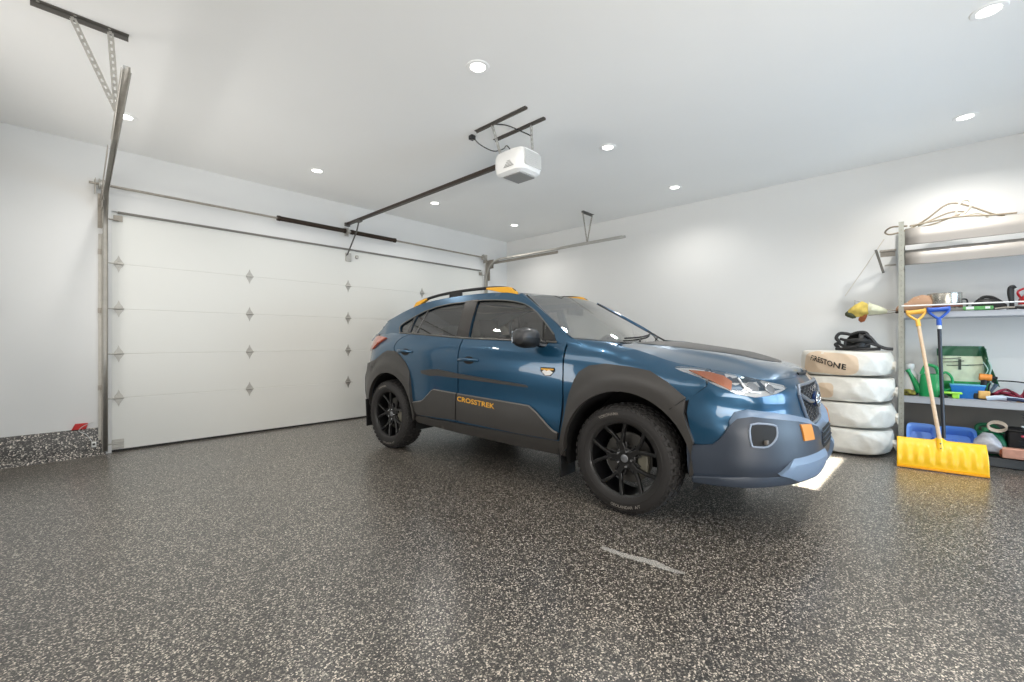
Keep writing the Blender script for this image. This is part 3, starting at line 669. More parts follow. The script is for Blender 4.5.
# --- cowl and windscreen
def ws(a, b):   # a -1..1 across, b 0..1 up
    wb_, wt_ = .775, .590
    sb, zb_ = .49-.33*(1-abs(a)**2.2), 1.145-.045*(1-a*a)
    st, zt = 1.045-.06*(1-a*a), 1.513+.020*(1-abs(a)**2.5)
    w_ = (wb_*(1-b)+wt_*b)*a; s = sb*(1-b)+st*b; z = zb_*(1-b)+zt*b+.006*math.sin(PI*b)*(1-.5*a*a)
    return (-s, -w_, z)
g = MB(); g.grid([[ws(a, b) for a in np.linspace(-1, 1, 41)] for b in np.linspace(0, 1, 21)])
g.build('windscreen', glass_mat('windscreen_glass', (.92, .91, .87), .42), CAR)
bl = MB(); 
for A, B in ((np.linspace(-1, 1, 41), (0, .035)), (np.linspace(-1, 1, 41), (.955, 1))):
    bl.grid([[tuple(np.array(ws(a, b))+np.array((0, 0, -.004))) for a in A] for b in B])
for a0, a1 in ((-1, -.955), (.955, 1)): bl.grid([[tuple(np.array(ws(a, b))+np.array((0, 0, -.004))) for a in (a0, a1)] for b in np.linspace(0, 1, 21)])
bl.build('windscreen_border', matb, CAR)
for sg in (1, -1): q = MB(); q.tube([wse for wse in [tuple(np.array(ws(sg*.995, b))+np.array((.002, 0, .004))) for b in np.linspace(.02, .98, 20)]], .008, 6); q.build('windscreen_moulding', matb, CAR)
# A pillars painted between the windscreen edge and the door glass
for sg in (1, -1):
    q = MB(); R = []
    for b in np.linspace(-.06, 1, 24):
        e = ws(sg, max(b, -.06)); s = -e[0]
        gz = [(.42, 1.125), (.47, 1.165), (.60, 1.255), (.82, 1.385), (1.0, 1.475), (1.09, 1.515)]
        bb = max(0, b); s1 = .43+(1.075-.43)*bb; z1 = float(np.interp(s1, [p[0] for p in gz], [p[1] for p in gz])); w1 = float(GREEN(s1, z1)[1])+.002
        e = np.array(e); o = np.array((-s1, -sg*w1, z1)); m_ = (e+o)/2+np.array((.006, -sg*.010, .016))
        R.append([tuple(e), tuple((e*.55+m_*.45)+np.array((0, 0, .006))), tuple(m_), tuple((o*.5+m_*.5)+np.array((0, -sg*.004, .004))), tuple(o), tuple(o+np.array((0, sg*.01, -.02)))])
    q.grid(R); q.build('a_pillar', paint, CAR, sharp=60)
    # corner panel closing fender, cowl and pillar foot
    q = MB(); R = []
    for t in np.linspace(0, 1, 14):
        s = .10+(.48-.10)*t; u = US(s); e = BODY(np.array([u]), np.array([float(ztop(u))]))[0]
        inn = ws(sg, 0) ; wi = (.775)*(1)-.0; 
        a_in = .98-.0; s_in = s; w_in = max(.60, min(.775, .66+.30*(s-.10)))
        z_in = 1.098+.045*((s-.10)/.38)
        row = []
        for q_ in np.linspace(0, 1, 6): row.append((-(s), -sg*(e[1]*(1-q_)+w_in*q_), e[2]*(1-q_)+(z_in)*q_+.012*math.sin(PI*q_)))
        R.append(row)
    q.grid(R); q.build('fender_corner', paint, CAR, sharp=60)
cw = MB(); cw.grid([[(-(.085+t*(.10+.16*a*a)+.10*a*a*(1-t)*.6), -.70*a, 1.102-.006*t+.012*(abs(a)**2)) for a in np.linspace(-1, 1, 31)] for t in np.linspace(0, 1, 4)])
cw.build('cowl', matb, CAR, solid=.01)
def wiper(P0, P1, name='wiper'):
    q = MB(); q.tube([P0, ((P0[0]+P1[0])/2, (P0[1]+P1[1])/2, (P0[2]+P1[2])/2+.03), P1], [.012, .008, .006], 8); a = q.build('wiper', matb, CAR); return a
# far wiper parked along the base, blade seen edge-on up the glass
def wsn(a, b, h): p = ws(a, b); return (p[0]+h*.5, p[1], p[2]+h*.85)
for a0, a1, b0, b1, arm in ((.45, -.38, .05, .16, (.40, -.02)), (-.18, -.90, .05, .17, (-.25, -.02))):
    q = MB(); q.tube([wsn(a0+(a1-a0)*t, b0+(b1-b0)*t, .012) for t in np.linspace(0, 1, 10)], .007, 6); bld = q.build('wiper', matb, CAR)
    q = MB(); am = .5*(a0+a1); q.tube([(-.14, -.70*arm[0]/.9, 1.115), wsn(a0*.7+a1*.3, b0+.01, .018), wsn(am, (b0+b1)/2, .014)], [.010, .006, .004], 8); q.build('wiper_arm', matb, bld)
# --- roof
rs = np.linspace(0, 1, 40); R = []
for t in rs:
    row = []
    for a in np.linspace(-1, 1, 31):
        s0 = 1.045-.06*(1-a*a)
        s = s0+(2.95-s0+.03*(1-a*a))*t; se = 1.06+(2.93-1.06)*t
        we_ = float(GREEN(se, zroof(se))[1])
        we_ = .590*(1-min(1, t*14))+we_*min(1, t*14)
        ze = 1.513*(1-min(1, t*10))+zroof(se)*min(1, t*10)
        z = ze+(.020*(1-min(1, t*3))+.026*min(1, t*3))*(1-abs(a)**2.6)*(1-.35*t)
        row.append((-s, -we_*a, z))
    R.append(row)
q = MB(); q.grid(R); roof = q.build('roof', paint, CAR, solid=.02, sharp=60)
q = MB(); q.lathe([(.0001, 0), (.03, 0), (.02, .03), (.008, .055), (.0001, .058)], Matrix.Translation((-2.75, 0, 1.48)) @ Matrix.Diagonal((2.4, .7, 1, 1)), 20); q.build('roof_antenna', matb, roof)
# --- spoiler, tailgate with rear window, rear bumper
q = MB(); q.grid([[(-(2.93+.17*t), -.585*a*(1-.06*t), zroof(2.93)+.03*(1-abs(a)**3)-.05*t+zz) for a in np.linspace(-1, 1, 21)] for t, zz in ((0, 0), (.6, -.01), (1, -.03), (.9, -.055), (0, -.05))]); q.build('spoiler', paint, CAR, sharp=60)
def gate(a, b):
    zt = 1.285; z0 = 1.12
    zl = [1.12, 1.20, 1.285]; sl = [3.375, 3.27, 3.06]; wl = [.66, .655, .585]
    z = z0+(zt-z0)*b; return (-(float(np.interp(z, zl, sl))+.05*(1-a*a)), -a*float(np.interp(z, zl, wl)), z)
q = MB(); q.grid([[gate(a, b) for a in np.linspace(-1, 1, 21)] for b in np.linspace(0, 1, 10)]); q.build('rear_window', glassR, CAR)
for sg in (1, -1):
    q = MB(); R = []
    for b in np.linspace(0, 1, 12):
        e = gate(sg, b); g2 = 3.13-.11*b+.0; z = e[2]; wv = float(GREEN(min(g2, 3.14), z)[1])
        R.append([e, (-(3.26-.22*b), -sg*(abs(e[1])+.035), z+.004), (-g2, -sg*(wv), z)])
    q.grid(R); q.build('d_pillar', paint, CAR, sharp=60)
tg = sym([(0, 0)])
gate_o = [(u, float(ztop(min(abs(u), UMAX)))) for u in np.linspace(UT(.60), UMAX, 8)]
for sg in (1, -1):
    panel('tailgate', [(u, float(ztop(u))+.0) for u in np.linspace(UT(.655), UMAX, 8)]+[(UMAX, .70), (UT(.655), .72)], BODYS, paint, off=.002, thick=.02, bevel=0, sgn=sg)
    panel('rear_bumper', [(UT(.71), .83), (UMAX, .74), (UMAX, .37), (UT(.60), .37), (UT(.71), .42)], BODYS, clad, off=.045, thick=.06, bevel=.012, sgn=sg)
# --- floor pan, interior tub
q = MB(); q.box((-1.42, 0, .33), (3.7, 1.36, .10)); q.box((-1.33, 0, .34), (1.70, 1.60, .10)); q.build('floor_pan', dark, CAR, bevel=.02)
q = MB(); q.box((.40, 0, .62), (.66, 1.0, .48)); q.build('engine_bay', dark, CAR)
q = MB(); q.box((-3.1, 0, .60), (.55, 1.0, .4)); q.build('boot_floor', dark, CAR)
trimg = mat('cabin_dark_trim', (44, 43, 42), .6); seatm = mat('cabin_seat_fabric', (70, 68, 66), .7); pale = mat('cabin_headliner', (170, 166, 158), .8)
q = MB(); q.grid([[(-(s), -w_, z) for w_ in np.linspace(-.74, .74, 15)] for s, z in ((.30, 1.09), (.45, 1.10), (.62, 1.09), (.72, 1.03), (.74, .85), (.60, .70))]); q.build('dashboard', trimg, CAR)
q = MB(); C_ = Vector((-.86, .37, 1.00)); Rm = Euler((0, math.radians(-65), 0)).to_matrix().to_4x4()
ring = [tuple(Matrix.Translation(C_) @ Rm @ Vector((.185*math.cos(a), .185*math.sin(a), 0))) for a in np.linspace(0, 2*PI, 28, endpoint=False)]
q.tube(ring, .015, 8, closed=True); 
for a in (0, 2.1, 4.2): q.tube([C_, Matrix.Translation(C_) @ Rm @ Vector((.18*math.cos(a), .18*math.sin(a), 0))], .018, 6)
q.tube([C_, C_+Vector((.18, 0, -.08))], .04, 8); q.build('steering_wheel', trimg, CAR)
def seat(sx, y, wd=.5, rear=False):
    q = MB()
    prof = [(.0, .52, .0), (.50, .60, 0)]
    q.box((-sx+.12, y, .56), (.52, wd, .16), (0, math.radians(-6), 0)); q.box((-sx-.24, y, .86), (.15, wd*.94, .62), (0, math.radians(-18), 0))
    o = q.build('seat', seatm, CAR, bevel=.05, seg=4)
    for yy in ([y] if not rear else [y-.4, y, y+.4]):
        q = MB(); q.box((-sx-.36, yy, 1.235 if not rear else 1.20), (.10, .26, .17), (0, math.radians(-12), 0)); q.tube([(-sx-.34, yy-.06, 1.05), (-sx-.355, yy-.06, 1.2)], .007, 6); q.tube([(-sx-.34, yy+.06, 1.05), (-sx-.355, yy+.06, 1.2)], .007, 6)
        q.build('headrest', seatm, o, bevel=.035, seg=3)
seat(1.38, -.37); seat(1.38, .37); seat(2.28, 0, 1.2, True)
q = MB(); q.box((-.93, 0, 1.395), (.03, .24, .065)); q.tube([(-.93, 0, 1.39), (-.86, 0, 1.45)], .014, 8); q.build('rear_view_mirror', matb, CAR, bevel=.012)
q = MB(); q.grid([[(x-.0, y*.96, z-.030) for x, y, z in row] for row in R_roof]) if 'R_roof' in globals() else None
for sg in (1, -1):
    q = MB(); q.box((-1.66, -sg*.72, 1.25), (.10, .05, .42), (sg*math.radians(-22), 0, 0)); q.build('inner_pillar_trim', pale, CAR, bevel=.01)
q = MB(); q.box((-2.35, 0, 1.52-.05), (1.2, .9, .012)); q.box((-1.55, 0, 1.53), (.9, .96, .012)); q.build('headliner', pale, CAR)

# --- wheels
def tyre_text(mb, body, size, r, amid, dirn, h, bold=.0):
    V, F, wd = text2d(body, size, 0, bold)
    pts = []
    for x, y in V:
        a = amid-(x-wd/2)/r*dirn; rr = r+(y-size*.35)*dirn
        pts.append((rr*math.cos(a), rr*math.sin(a), h))
    mb.add(pts, F)
def wheel(loc, sg, spin, label_parts=True, steer=0):
    # local: z = outward axis
    R0 = .352
    M = Matrix()
    q = MB()
    prof = [(.236, .082), (.241, .094), (.250, .101), (.268, .108), (.290, .111), (.312, .107), (.328, .100), (.338, .092), (R0-.004, .080), (R0-.0015, .05), (R0, .0), (R0-.0015, -.05), (R0-.004, -.080), (.338, -.092), (.300, -.109), (.250, -.100), (.236, -.08)]
    q.lathe(prof, M, 72); t = q.build('tyre', rub, CAR, sharp=30)
    # tread blocks: shoulder lugs plus two centre rows
    q = MB()
    for k_ in range(44):
        a = 2*PI*k_/44
        for h, hw, da in ((.077, .022, 0), (-.077, .022, .5), (.028, .016, .5), (-.024, .016, 0)):
            aa = a+da*2*PI/44; c = Vector((math.cos(aa)*(R0+.0015), math.sin(aa)*(R0+.0015), h))
            if abs(h) > .05:
                Rm = Matrix.Rotation(aa, 3, 'Z') @ Matrix.Rotation(math.radians(-14 if h > 0 else 14), 3, 'Y'); c = Vector((math.cos(aa)*(R0-.0035), math.sin(aa)*(R0-.0035), h))
            else: Rm = Matrix.Rotation(aa, 3, 'Z')
            q.box(c, (.007 if abs(h) > .05 else .009, .028, hw*2), Rm)
    q.build('tread', rub, t, bevel=.0)
    q = MB(); q.lathe([(.272, .1105), (.274, .1125), (.277, .1125), (.279, .111)], M, 72); q.lathe([(.318, .1055), (.320, .1065), (.323, .104)], M, 72)
    for k_ in range(60):
        a = 2*PI*k_/60; q.box((math.cos(a)*.329, math.sin(a)*.329, .1005), (.012, .006, .005), Matrix.Rotation(a, 3, 'Z'))
    q.build('sidewall_ribs', rub, t)
    q = MB(); tyre_text(q, 'GEOLANDAR  A/T', .026, .298, -PI/2+.12, -1, .1132, .0003); o = q.build('tyre_lettering', mat('tyre_letter_white', (128, 122, 115), .7), t, fix=False, sharp=None)
    q = MB(); tyre_text(q, 'YOKOHAMA', .026, .298, PI/2+.30, 1, .1132, .0003)
    o = q.build('tyre_lettering', mat('tyre_letter_white', (128, 122, 115), .7), t, fix=False, sharp=None); o['label'] = 'raised outline lettering on the tyre'
    q = MB(); q.lathe([(.234, .090), (.241, .095), (.245, .088), (.244, .080), (.230, .074), (.226, .02), (.220, -.08), (.237, -.088)], M, 64)
    rim = q.build('rim', rimm, CAR, sharp=30)
    q = MB(); q.lathe([(.0001, -.015), (.165, -.015), (.165, -.002), (.09, 0), (.085, .02), (.0001, .02)], M, 48); q.build('brake_disc', mat('brake_steel', (105, 103, 100), .35, metal=.9), rim)
    q = MB(); q.box((.115, -.03, .012), (.07, .14, .05)); q.build('brake_caliper', mat('caliper_grey', (95, 92, 80), .5), rim, bevel=.01)
    # five forked spokes
    q = MB()
    H0, H1 = .040, .072
    def bar(p0, p1, w0, w1, h0, h1, dp=.024):
        d = Vector((p1[0]-p0[0], p1[1]-p0[1], 0)); n_ = Vector((-d.y, d.x, 0)).normalized()
        vs = []
        for p, w_, h in ((p0, w0, h0), (p1, w1, h1)):
            c = Vector((p[0], p[1], 0))
            vs += [c+n_*w_+Vector((0,0,h-dp)), c+n_*w_*.72+Vector((0,0,h)), c-n_*w_*.72+Vector((0,0,h)), c-n_*w_+Vector((0,0,h-dp))]
        q.add(vs, [(0,1,5,4),(1,2,6,5),(2,3,7,6),(3,0,4,7),(3,2,1,0),(4,5,6,7)])
    P = lambda r, a: (r*math.cos(a), r*math.sin(a))
    for k_ in range(5):
        a = 2*PI*k_/5+spin
        bar(P(.040, a), P(.122, a), .028, .021, .055, .064)
        for d_ in (1, -1):
            bar(P(.104, a+d_*.09), P(.172, a+d_*.225), .0150, .0125, .062, .071)
            bar(P(.168, a+d_*.22), P(.238, a+d_*.335), .0125, .0160, .071, .085)
            bar(P(.055, a+d_*.45), P(.112, a+d_*.30), .010, .009, .046, .054)
    q.lathe([(.0001, .056), (.030, .058), (.045, .058), (.072, .052), (.078, .03)], M, 40)
    q.build('spokes', rimm, rim, bevel=.003, sharp=40)
    for k_ in range(5):
        a = 2*PI*(k_+.5)/5+spin; q = MB(); q.lathe([(.0001, .070), (.006, .070), (.0085, .066), (.0085, .050)], Matrix.Translation((.052*math.cos(a), .052*math.sin(a), 0)), 12)
        q.build('lug_nut', silv, rim)
    q = MB(); q.lathe([(.0001, .063), (.020, .062), (.026, .058)], M, 28); hc = q.build('hub_cap', mat('hub_cap_grey', (120, 122, 125), .3, metal=.5), rim)
    for o in (t, rim):
        o.location = loc; o.rotation_euler = (PI/2 if sg > 0 else -PI/2, 0, 0)
        if steer: o.rotation_euler = (PI/2 if sg > 0 else -PI/2, 0, steer)
    return t, rim
t1, r1 = wheel((0, -.787, .352), 1, PI/2+.26)
def copy_wheel(loc, sg):
    for o in (t1, r1):
        c = dup(o, loc); c.rotation_euler = (PI/2 if sg > 0 else -PI/2, 0, 0 if sg > 0 else 0)
copy_wheel((-2.67, -.787, .352), 1); copy_wheel((0, .787, .352), -1); copy_wheel((-2.67, .787, .352), -1)
# ------------------------------------------------------------------ sectional garage door, tracks, spring shaft, opener
galv = mat('galvanised_steel', (176, 173, 166), .42, metal=.45, noise=.08, nscale=20)
galvd = mat('dull_galvanised_steel', (156, 150, 140), .5, metal=.35, noise=.15, nscale=30)
steeld = mat('dark_bracket_steel', (96, 93, 88), .5, metal=.3)
doorm = mat('door_panel_white', (216, 216, 211), .38, bump=.03, bscale=250)
springm = mat('oiled_spring_steel', (58, 48, 40), .45, metal=.6)
GD = thing('garage_door', 'closed white sectional garage door with silver hinges behind the car', 'garage door', (DX0, YD, 0))
SE = [.012, .542, .990, 1.446, 1.902, 2.43]
secs = []
for i in range(5):
    q = MB(); q.box(((DX1-DX0)/2, .045, (SE[i]+SE[i+1])/2), (DX1-DX0+.0, .045, SE[i+1]-SE[i]))
    secs.append(q.build('door_section', doorm, GD, bevel=.0035))
q = MB(); q.box(((DX1-DX0)/2, .04, .010), (DX1-DX0, .05, .024)); q.build('bottom_seal', mat('seal_rubber', (36, 33, 31), .7), GD)
def hinge(x, z, parent, edge=0):
    q = MB(); q.prism([(-.034, -.018), (-.034, .018), (-.012, .052), (0, .088), (.012, .052), (.034, .018), (.034, -.018), (.012, -.052), (0, -.088), (-.012, -.052)], -.0015, .0025, Matrix.Translation((x, .0205, z)) @ Matrix.Rotation(PI/2, 4, 'X'))
    q.tube([(x-.040, .012, z), (x+.040, .012, z)], .0085, 10)
    if edge: q.tube([(x+.02*edge, .002, z), (x-.085*edge, .002, z)], .006, 8)
    q.box((x, .016, z+.03), (.014, .008, .014)); q.box((x, .016, z-.03), (.014, .008, .014))
    return q.build('hinge', galv, parent, bevel=.001)
first = None
HX = [.055, 1.24, 2.49, 3.75, 5.03]
for i, z in enumerate(SE[1:5]):
    for j, x in enumerate(HX): hinge(x, z, GD, edge=1 if j == 0 else (-1 if j == 4 else 0))
for s_, x in ((1, .05), (-1, 5.04)):
    q = MB(); q.box((x, .016, .075), (.09, .006, .10)); q.box((x, .008, .10), (.09, .02, .006)); q.box((x, .008, .05), (.09, .02, .006)); q.tube([(x, .0, .085), (x-.09*s_, .0, .085)], .007, 8); q.build('bottom_bracket', galv, GD, bevel=.001)
    q = MB(); q.box((x, .014, 2.36), (.07, .008, .06)); q.tube([(x, .0, 2.34), (x-.085*s_, .0, 2.34)], .007, 8); q.build('top_bracket', galvd, GD, bevel=.001)
q = MB(); q.box((2.545, .010, 2.412), (5.0, .030, .003)); q.box((2.545, -.004, 2.420), (5.0, .004, .018)); q.build('stiffening_strut', mat('strut_grey', (116, 113, 107), .8), GD)
q = MB(); q.box((2.49, .012, 2.31), (.08, .02, .12)); q.build('opener_bracket', galv, GD, bevel=.004)
q = MB(); q.lathe([(.0001, .02), (.022, .02), (.028, .008), (.028, 0)], Matrix.Translation((2.62, .02, 2.33)) @ Matrix.Rotation(PI/2, 4, 'X'), 20); q.build('door_lock', galv, GD)
# left and right tracks: vertical channel, bend, horizontal channel, angle and ceiling hanger
def track(x, sg, lab):
    t = thing('door_track', lab, 'door track', (x, YD-.03, 0), 0)
    q = MB(); R_ = .36; zt = 2.545 if sg > 0 else 2.59; y0 = -.035; spy = -.12 if sg > 0 else 0
    path = [(0, y0, .03), (0, y0, 1.0), (0, y0, zt-R_)] + [(0, y0-R_+R_*math.cos(a), zt-R_+R_*math.sin(a)) for a in np.linspace(.1, PI/2, 12)] + [(0, y0-1.5, zt), (0, -2.86, zt)]
    # C channel swept along the path
    sec = [(-.018, -.012), (-.015, -.015), (-.015, .015), (.015, .015), (.015, -.015), (.018, -.012)]   # (x, normal)
    rows = []
    for i, p in enumerate(path):
        a = Vector(path[max(i-1, 0)]); b = Vector(path[min(i+1, len(path)-1)]); d = (b-a).normalized(); n_ = Vector((0, d.z, -d.y))
        rows.append([tuple(Vector(p)+Vector((s_[0]+spy*min(1, max(0, -p[1]/2.86)), 0, 0))+n_*s_[1]) for s_ in sec])
    q.grid(rows); q.build('rail', galv, t, solid=.002, sharp=30)
    q = MB(); q.box((-.034*sg, .012, 1.10), (.03, .004, 2.15)); q.box((-.022*sg, -.012, 1.10), (.004, .05, 2.15)); q.build('wall_angle', galv, t)
    for z in (.66, 1.42, 2.0): q = MB(); q.box((-.034*sg, .004, z), (.036, .012, .05)); q.lathe([(.0001, .004), (.008, .004), (.008, 0)], Matrix.Translation((-.034*sg, -.002, z)) @ Matrix.Rotation(PI/2, 4, 'X'), 8); q.build('track_clip', galvd, t, bevel=.001)
    q = MB(); q.box((-.036*sg+spy*.3, -.88, zt-.045), (.004, 1.55, .045), (0, 0, spy/2.86)); q.box((-.030*sg, -.10, zt-.06), (.004, .18, .16)); q.box((-.038*sg, .0, 2.40), (.032, .005, .34)); q.box((-.024*sg, -.05, 2.40), (.004, .11, .34)); q.build('flag_bracket', galvd, t)
    q = MB(); q.box((-.020*sg+spy*.78, -2.25, zt+.018), (.003, 1.1, .022), (0, 0, spy/2.86)); q.build('rail_angle', galv, t)
    return t
tL = track(DX0-.05, 1, 'left overhead door track curving up from the floor and over toward the camera')
tR = track(DX1+.03, -1, 'right overhead door track bending at the far corner, above the car')
def perf(mb, p0, p1, w_=.03, nrm=(0, 1, 0)):
    # strap with punched holes: ladder of short bars
    p0 = Vector(p0); p1 = Vector(p1); d = (p1-p0); L = d.length; d.normalize(); n_ = Vector(nrm); s_ = d.cross(n_).normalized()
    k = max(2, int(L/.038)); R = Matrix((s_, n_, d)).transposed()
    for e in (-1, 1): mb.box((p0+p1)/2+s_*e*w_*.34, (w_*.36, .0025, L), R)
    for i in range(k+1): mb.box(p0+d*(L*i/k), (w_*.5, .0025, .020), R)
for t, x0, x1, s0, s1, lab in ((tL, -.47, -.05, -.30, -.135, 0), (tR, -.14, .15, -.12, .13, 1)):
    yb = -2.24
    q = MB(); q.box(((x0+x1)/2, yb, HC-.004), (x1-x0, .034, .004)); q.box(((x0+x1)/2, yb+.016, HC-.018), (x1-x0, .004, .030)); b = q.build('ceiling_angle', steeld, t)
    for k_ in range(int((x1-x0)/.05)):
        q = MB(); q.lathe([(.0001, .003), (.007, .003), (.007, 0)], Matrix.Translation((x0+.03+k_*.05, yb-.004, HC-.006)) @ Matrix.Rotation(PI, 4, 'X'), 8)
        if k_ % 3 == 0: q.build('bolt', galv, b)
    for s_ in (s0, s1):
        q = MB(); perf(q, (s_, yb+.01, HC-.02), (-.105 if lab == 0 else 0, yb+.012, 2.555 if lab == 0 else 2.60)); q.build('hanger_strap', galv if lab == 0 else galvd, t)
# spring shaft over the door
SH = thing('spring_shaft', 'steel torsion shaft with two dark springs running above the garage door', 'torsion shaft', (2.90, 5.83, 2.645))
q = MB(); q.tube([(-2.60, 0, 0), (2.60, 0, 0)], .0127, 12); q.build('shaft', galvd, SH)
for a, b in ((-.90, -.05), (.06, .74)):
    q = MB(); n_ = int((b-a)/.011); pts = [(a+(b-a)*i/(n_*8), .026*math.cos(i*PI/4), .026*math.sin(i*PI/4)) for i in range(n_*8+1)]
    q.tube(pts, .0052, 5); q.build('torsion_spring', springm, SH, sharp=60)
    for x in (a, b): q = MB(); q.lathe([(.0127, -.02), (.032, -.02), (.034, .012), (.0127, .018)], Matrix.Translation((x, 0, 0)) @ Matrix.Rotation(PI/2, 4, 'Y'), 20); q.build('winding_cone', springm, SH)
q = MB(); q.box((0, .045, 0), (.06, .004, .12)); q.box((0, .02, 0), (.004, .055, .08)); q.lathe([(.0001, -.02), (.03, -.02), (.03, .02), (.0001, .02)], Matrix.Rotation(PI/2, 4, 'Y'), 16); q.build('centre_bracket', galv, SH)
for x in (-2.50, 2.60):
    q = MB(); q.lathe([(.0127, -.03), (.05, -.03), (.052, -.024), (.044, -.02), (.044, .02), (.052, .024), (.05, .03), (.0127, .03)], Matrix.Translation((x, 0, 0)) @ Matrix.Rotation(PI/2, 4, 'Y'), 24); q.build('cable_drum', galv, SH)
    q = MB(); q.box((x+(.055 if x > 0 else -.055), .03, -.02), (.004, .10, .14)); q.build('end_bearing_plate', galvd, SH)
    q = MB(); q.tube([(x, -.045, 0), (x+(.0 if x < 0 else .0), -.0, -1.2), (x, .04, -2.5)], .002, 5); q.build('lift_cable', galvd, SH)
# opener
OP = thing('garage_door_opener', 'white ceiling mounted garage door opener motor with long dark rail', 'opener', (2.93, 2.66, 2.70))
q = MB()
R = []
for z, dx, dy in ((-.105, .115, .135), (-.085, .150, .165), (-.03, .160, .180), (.06, .160, .180), (.095, .145, .165), (.105, .12, .14)):
    R.append([(dx*math.copysign(abs(math.cos(a))**.45, math.cos(a)), dy*math.copysign(abs(math.sin(a))**.45, math.sin(a)), z) for a in np.linspace(0, 2*PI, 41)])
q.grid(R); q.add(R[-1][:40], [tuple(range(40))]); q.add(R[0][:40], [tuple(range(40))])
opm = mat('opener_white_plastic', (236, 236, 234), .35)
q.build('housing', opm, OP, sharp=40)
q = MB(); q.box((0, -.01, -.108), (.20, .20, .012)); q.build('light_lens', mat('opener_grey_lens', (140, 139, 136), .4), OP, bevel=.004)
q = MB()
for k_ in range(6): q.box((0, -.1795, -.035+k_*.018), (.20, .004, .006))
q.box((0, -.179, .01), (.22, .002, .13)); q.build('vent_grille', mat('opener_grey', (190, 190, 187), .5), OP)
q = MB()
for k_ in range(5): q.box((-.160, -.03+k_*.0, -.055+k_*.012), (.003, .12-.02*k_, .004))
q.build('side_vent', mat('opener_vent_dark', (120, 120, 118), .5), OP)
q = MB(); q.box((0, 1.76, .070), (.026, 3.20, .026)); q.box((0, 1.76, .085), (.034, 3.20, .003)); q.build('rail', mat('rail_dark_bronze', (70, 60, 53), .4, metal=.6), OP)
q = MB(); q.tube([(0, .10, .045), (0, 3.2, .045)], .005, 6); q.build('chain', steeld, OP)
q = MB(); q.box((0, 3.42, .075), (.04, .16, .035)); q.box((0, 3.27, .06), (.07, .07, .05)); q.build('rail_end_bracket', steeld, OP, bevel=.003)
q = MB(); q.tube([(0, 2.92, .05), (-.01, 2.96, -.08), (-.02, 3.21, -.37), (-.02, 3.24, -.375)], .011, 6, flat=.5); q.box((0, 2.92, .05), (.05, .10, .03)); q.build('door_arm', steeld, OP)
for x in (-.22, .02):
    q = MB(); q.box((x, .02, HC-2.70-.004), (.030, .62, .004)); q.box((x+.014, .02, HC-2.70-.011), (.004, .62, .018)); b = q.build('ceiling_angle', steeld, OP)
for a, b in (((-.20, .13, .34), (-.10, .12, .10)), ((-.10, .12, .10), (-.12, -.02, .105)), ((.03, -.13, .33), (.06, -.12, .10))):
    q = MB(); perf(q, a, b, .032, (0, 1, 0)) if abs(a[2]-b[2]) > .05 else q.box([(u_+v_)/2 for u_, v_ in zip(a, b)], (.03, .14, .003)); q.build('hanger_strap', galv, OP)
q = MB(); q.tube(spl([(-.20, .10, .34), (-.12, .02, .33), (-.02, -.10, .26), (.02, -.13, .24)], 6), .005, 6); q.tube(spl([(-.18, .40, .32), (-.13, .36, .26), (-.10, .22, .17), (-.05, .14, .18), (-.04, .1, .2), (.0, .05, .11)], 6), .005, 6); q.build('power_cord', blackp, OP)
q = MB(); q.box((-.18, .42, HC-2.70-.02), (.05, .05, .04)); q.build('plug', blackp, OP, bevel=.006)
# safety sensor and the red piece on the curb
SN = thing('safety_sensor', 'small door safety sensor on a bracket at the foot of the left track', 'sensor', (.335, 5.845, .10))
q = MB(); q.box((0, 0, .02), (.035, .045, .05)); q.build('sensor_body', mat('sensor_white', (215, 215, 212), .4), SN, bevel=.006)
q = MB(); q.lathe([(.0001, .004), (.009, .004), (.011, 0)], Matrix.Translation((0, -.024, .025)) @ Matrix.Rotation(PI/2, 4, 'X'), 14); q.build('sensor_lens', blackp, SN)
q = MB(); q.tube(spl([(-.01, .0, .045), (-.05, .02, .12), (-.10, .03, .16), (-.07, .05, .20), (.0, .06, .23)], 6), .003, 6); q.build('sensor_wire', mat('wire_white', (200, 200, 198), .5), SN)
q = MB(); q.prism([(-.055, 0), (.045, 0), (.06, .055), (-.03, .055)], -.015, .015, Matrix.Rotation(PI/2, 4, 'X')); q.prism([(-.045, .008), (-.035, .008), (-.02, .047), (-.03, .047)], -.018, .018, Matrix.Rotation(PI/2, 4, 'X'))
tag(q.build('red_wedge', mat('red_plastic', (190, 30, 24), .5), None, bevel=.002, loc=(.24, YD-.0155, .2695)), 'small red plastic wedge lying on top of the speckled curb', 'wedge')

# ------------------------------------------------------------------ pale scuffs on the floor
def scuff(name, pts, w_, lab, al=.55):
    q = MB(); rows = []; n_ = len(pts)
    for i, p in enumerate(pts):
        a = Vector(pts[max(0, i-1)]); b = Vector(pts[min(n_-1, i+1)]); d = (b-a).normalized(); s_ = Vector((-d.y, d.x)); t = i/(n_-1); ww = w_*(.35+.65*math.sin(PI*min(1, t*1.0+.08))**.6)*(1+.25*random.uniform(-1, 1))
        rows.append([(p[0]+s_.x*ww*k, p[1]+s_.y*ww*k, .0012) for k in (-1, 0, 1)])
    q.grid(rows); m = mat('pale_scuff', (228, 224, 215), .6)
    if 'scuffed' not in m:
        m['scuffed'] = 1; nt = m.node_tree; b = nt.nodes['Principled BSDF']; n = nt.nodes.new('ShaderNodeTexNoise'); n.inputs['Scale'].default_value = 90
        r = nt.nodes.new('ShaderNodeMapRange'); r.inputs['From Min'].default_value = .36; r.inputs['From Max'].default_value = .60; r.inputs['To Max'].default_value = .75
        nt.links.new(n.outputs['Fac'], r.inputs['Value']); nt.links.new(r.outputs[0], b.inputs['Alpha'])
    return tag(q.build(name, m), lab, 'scuff')
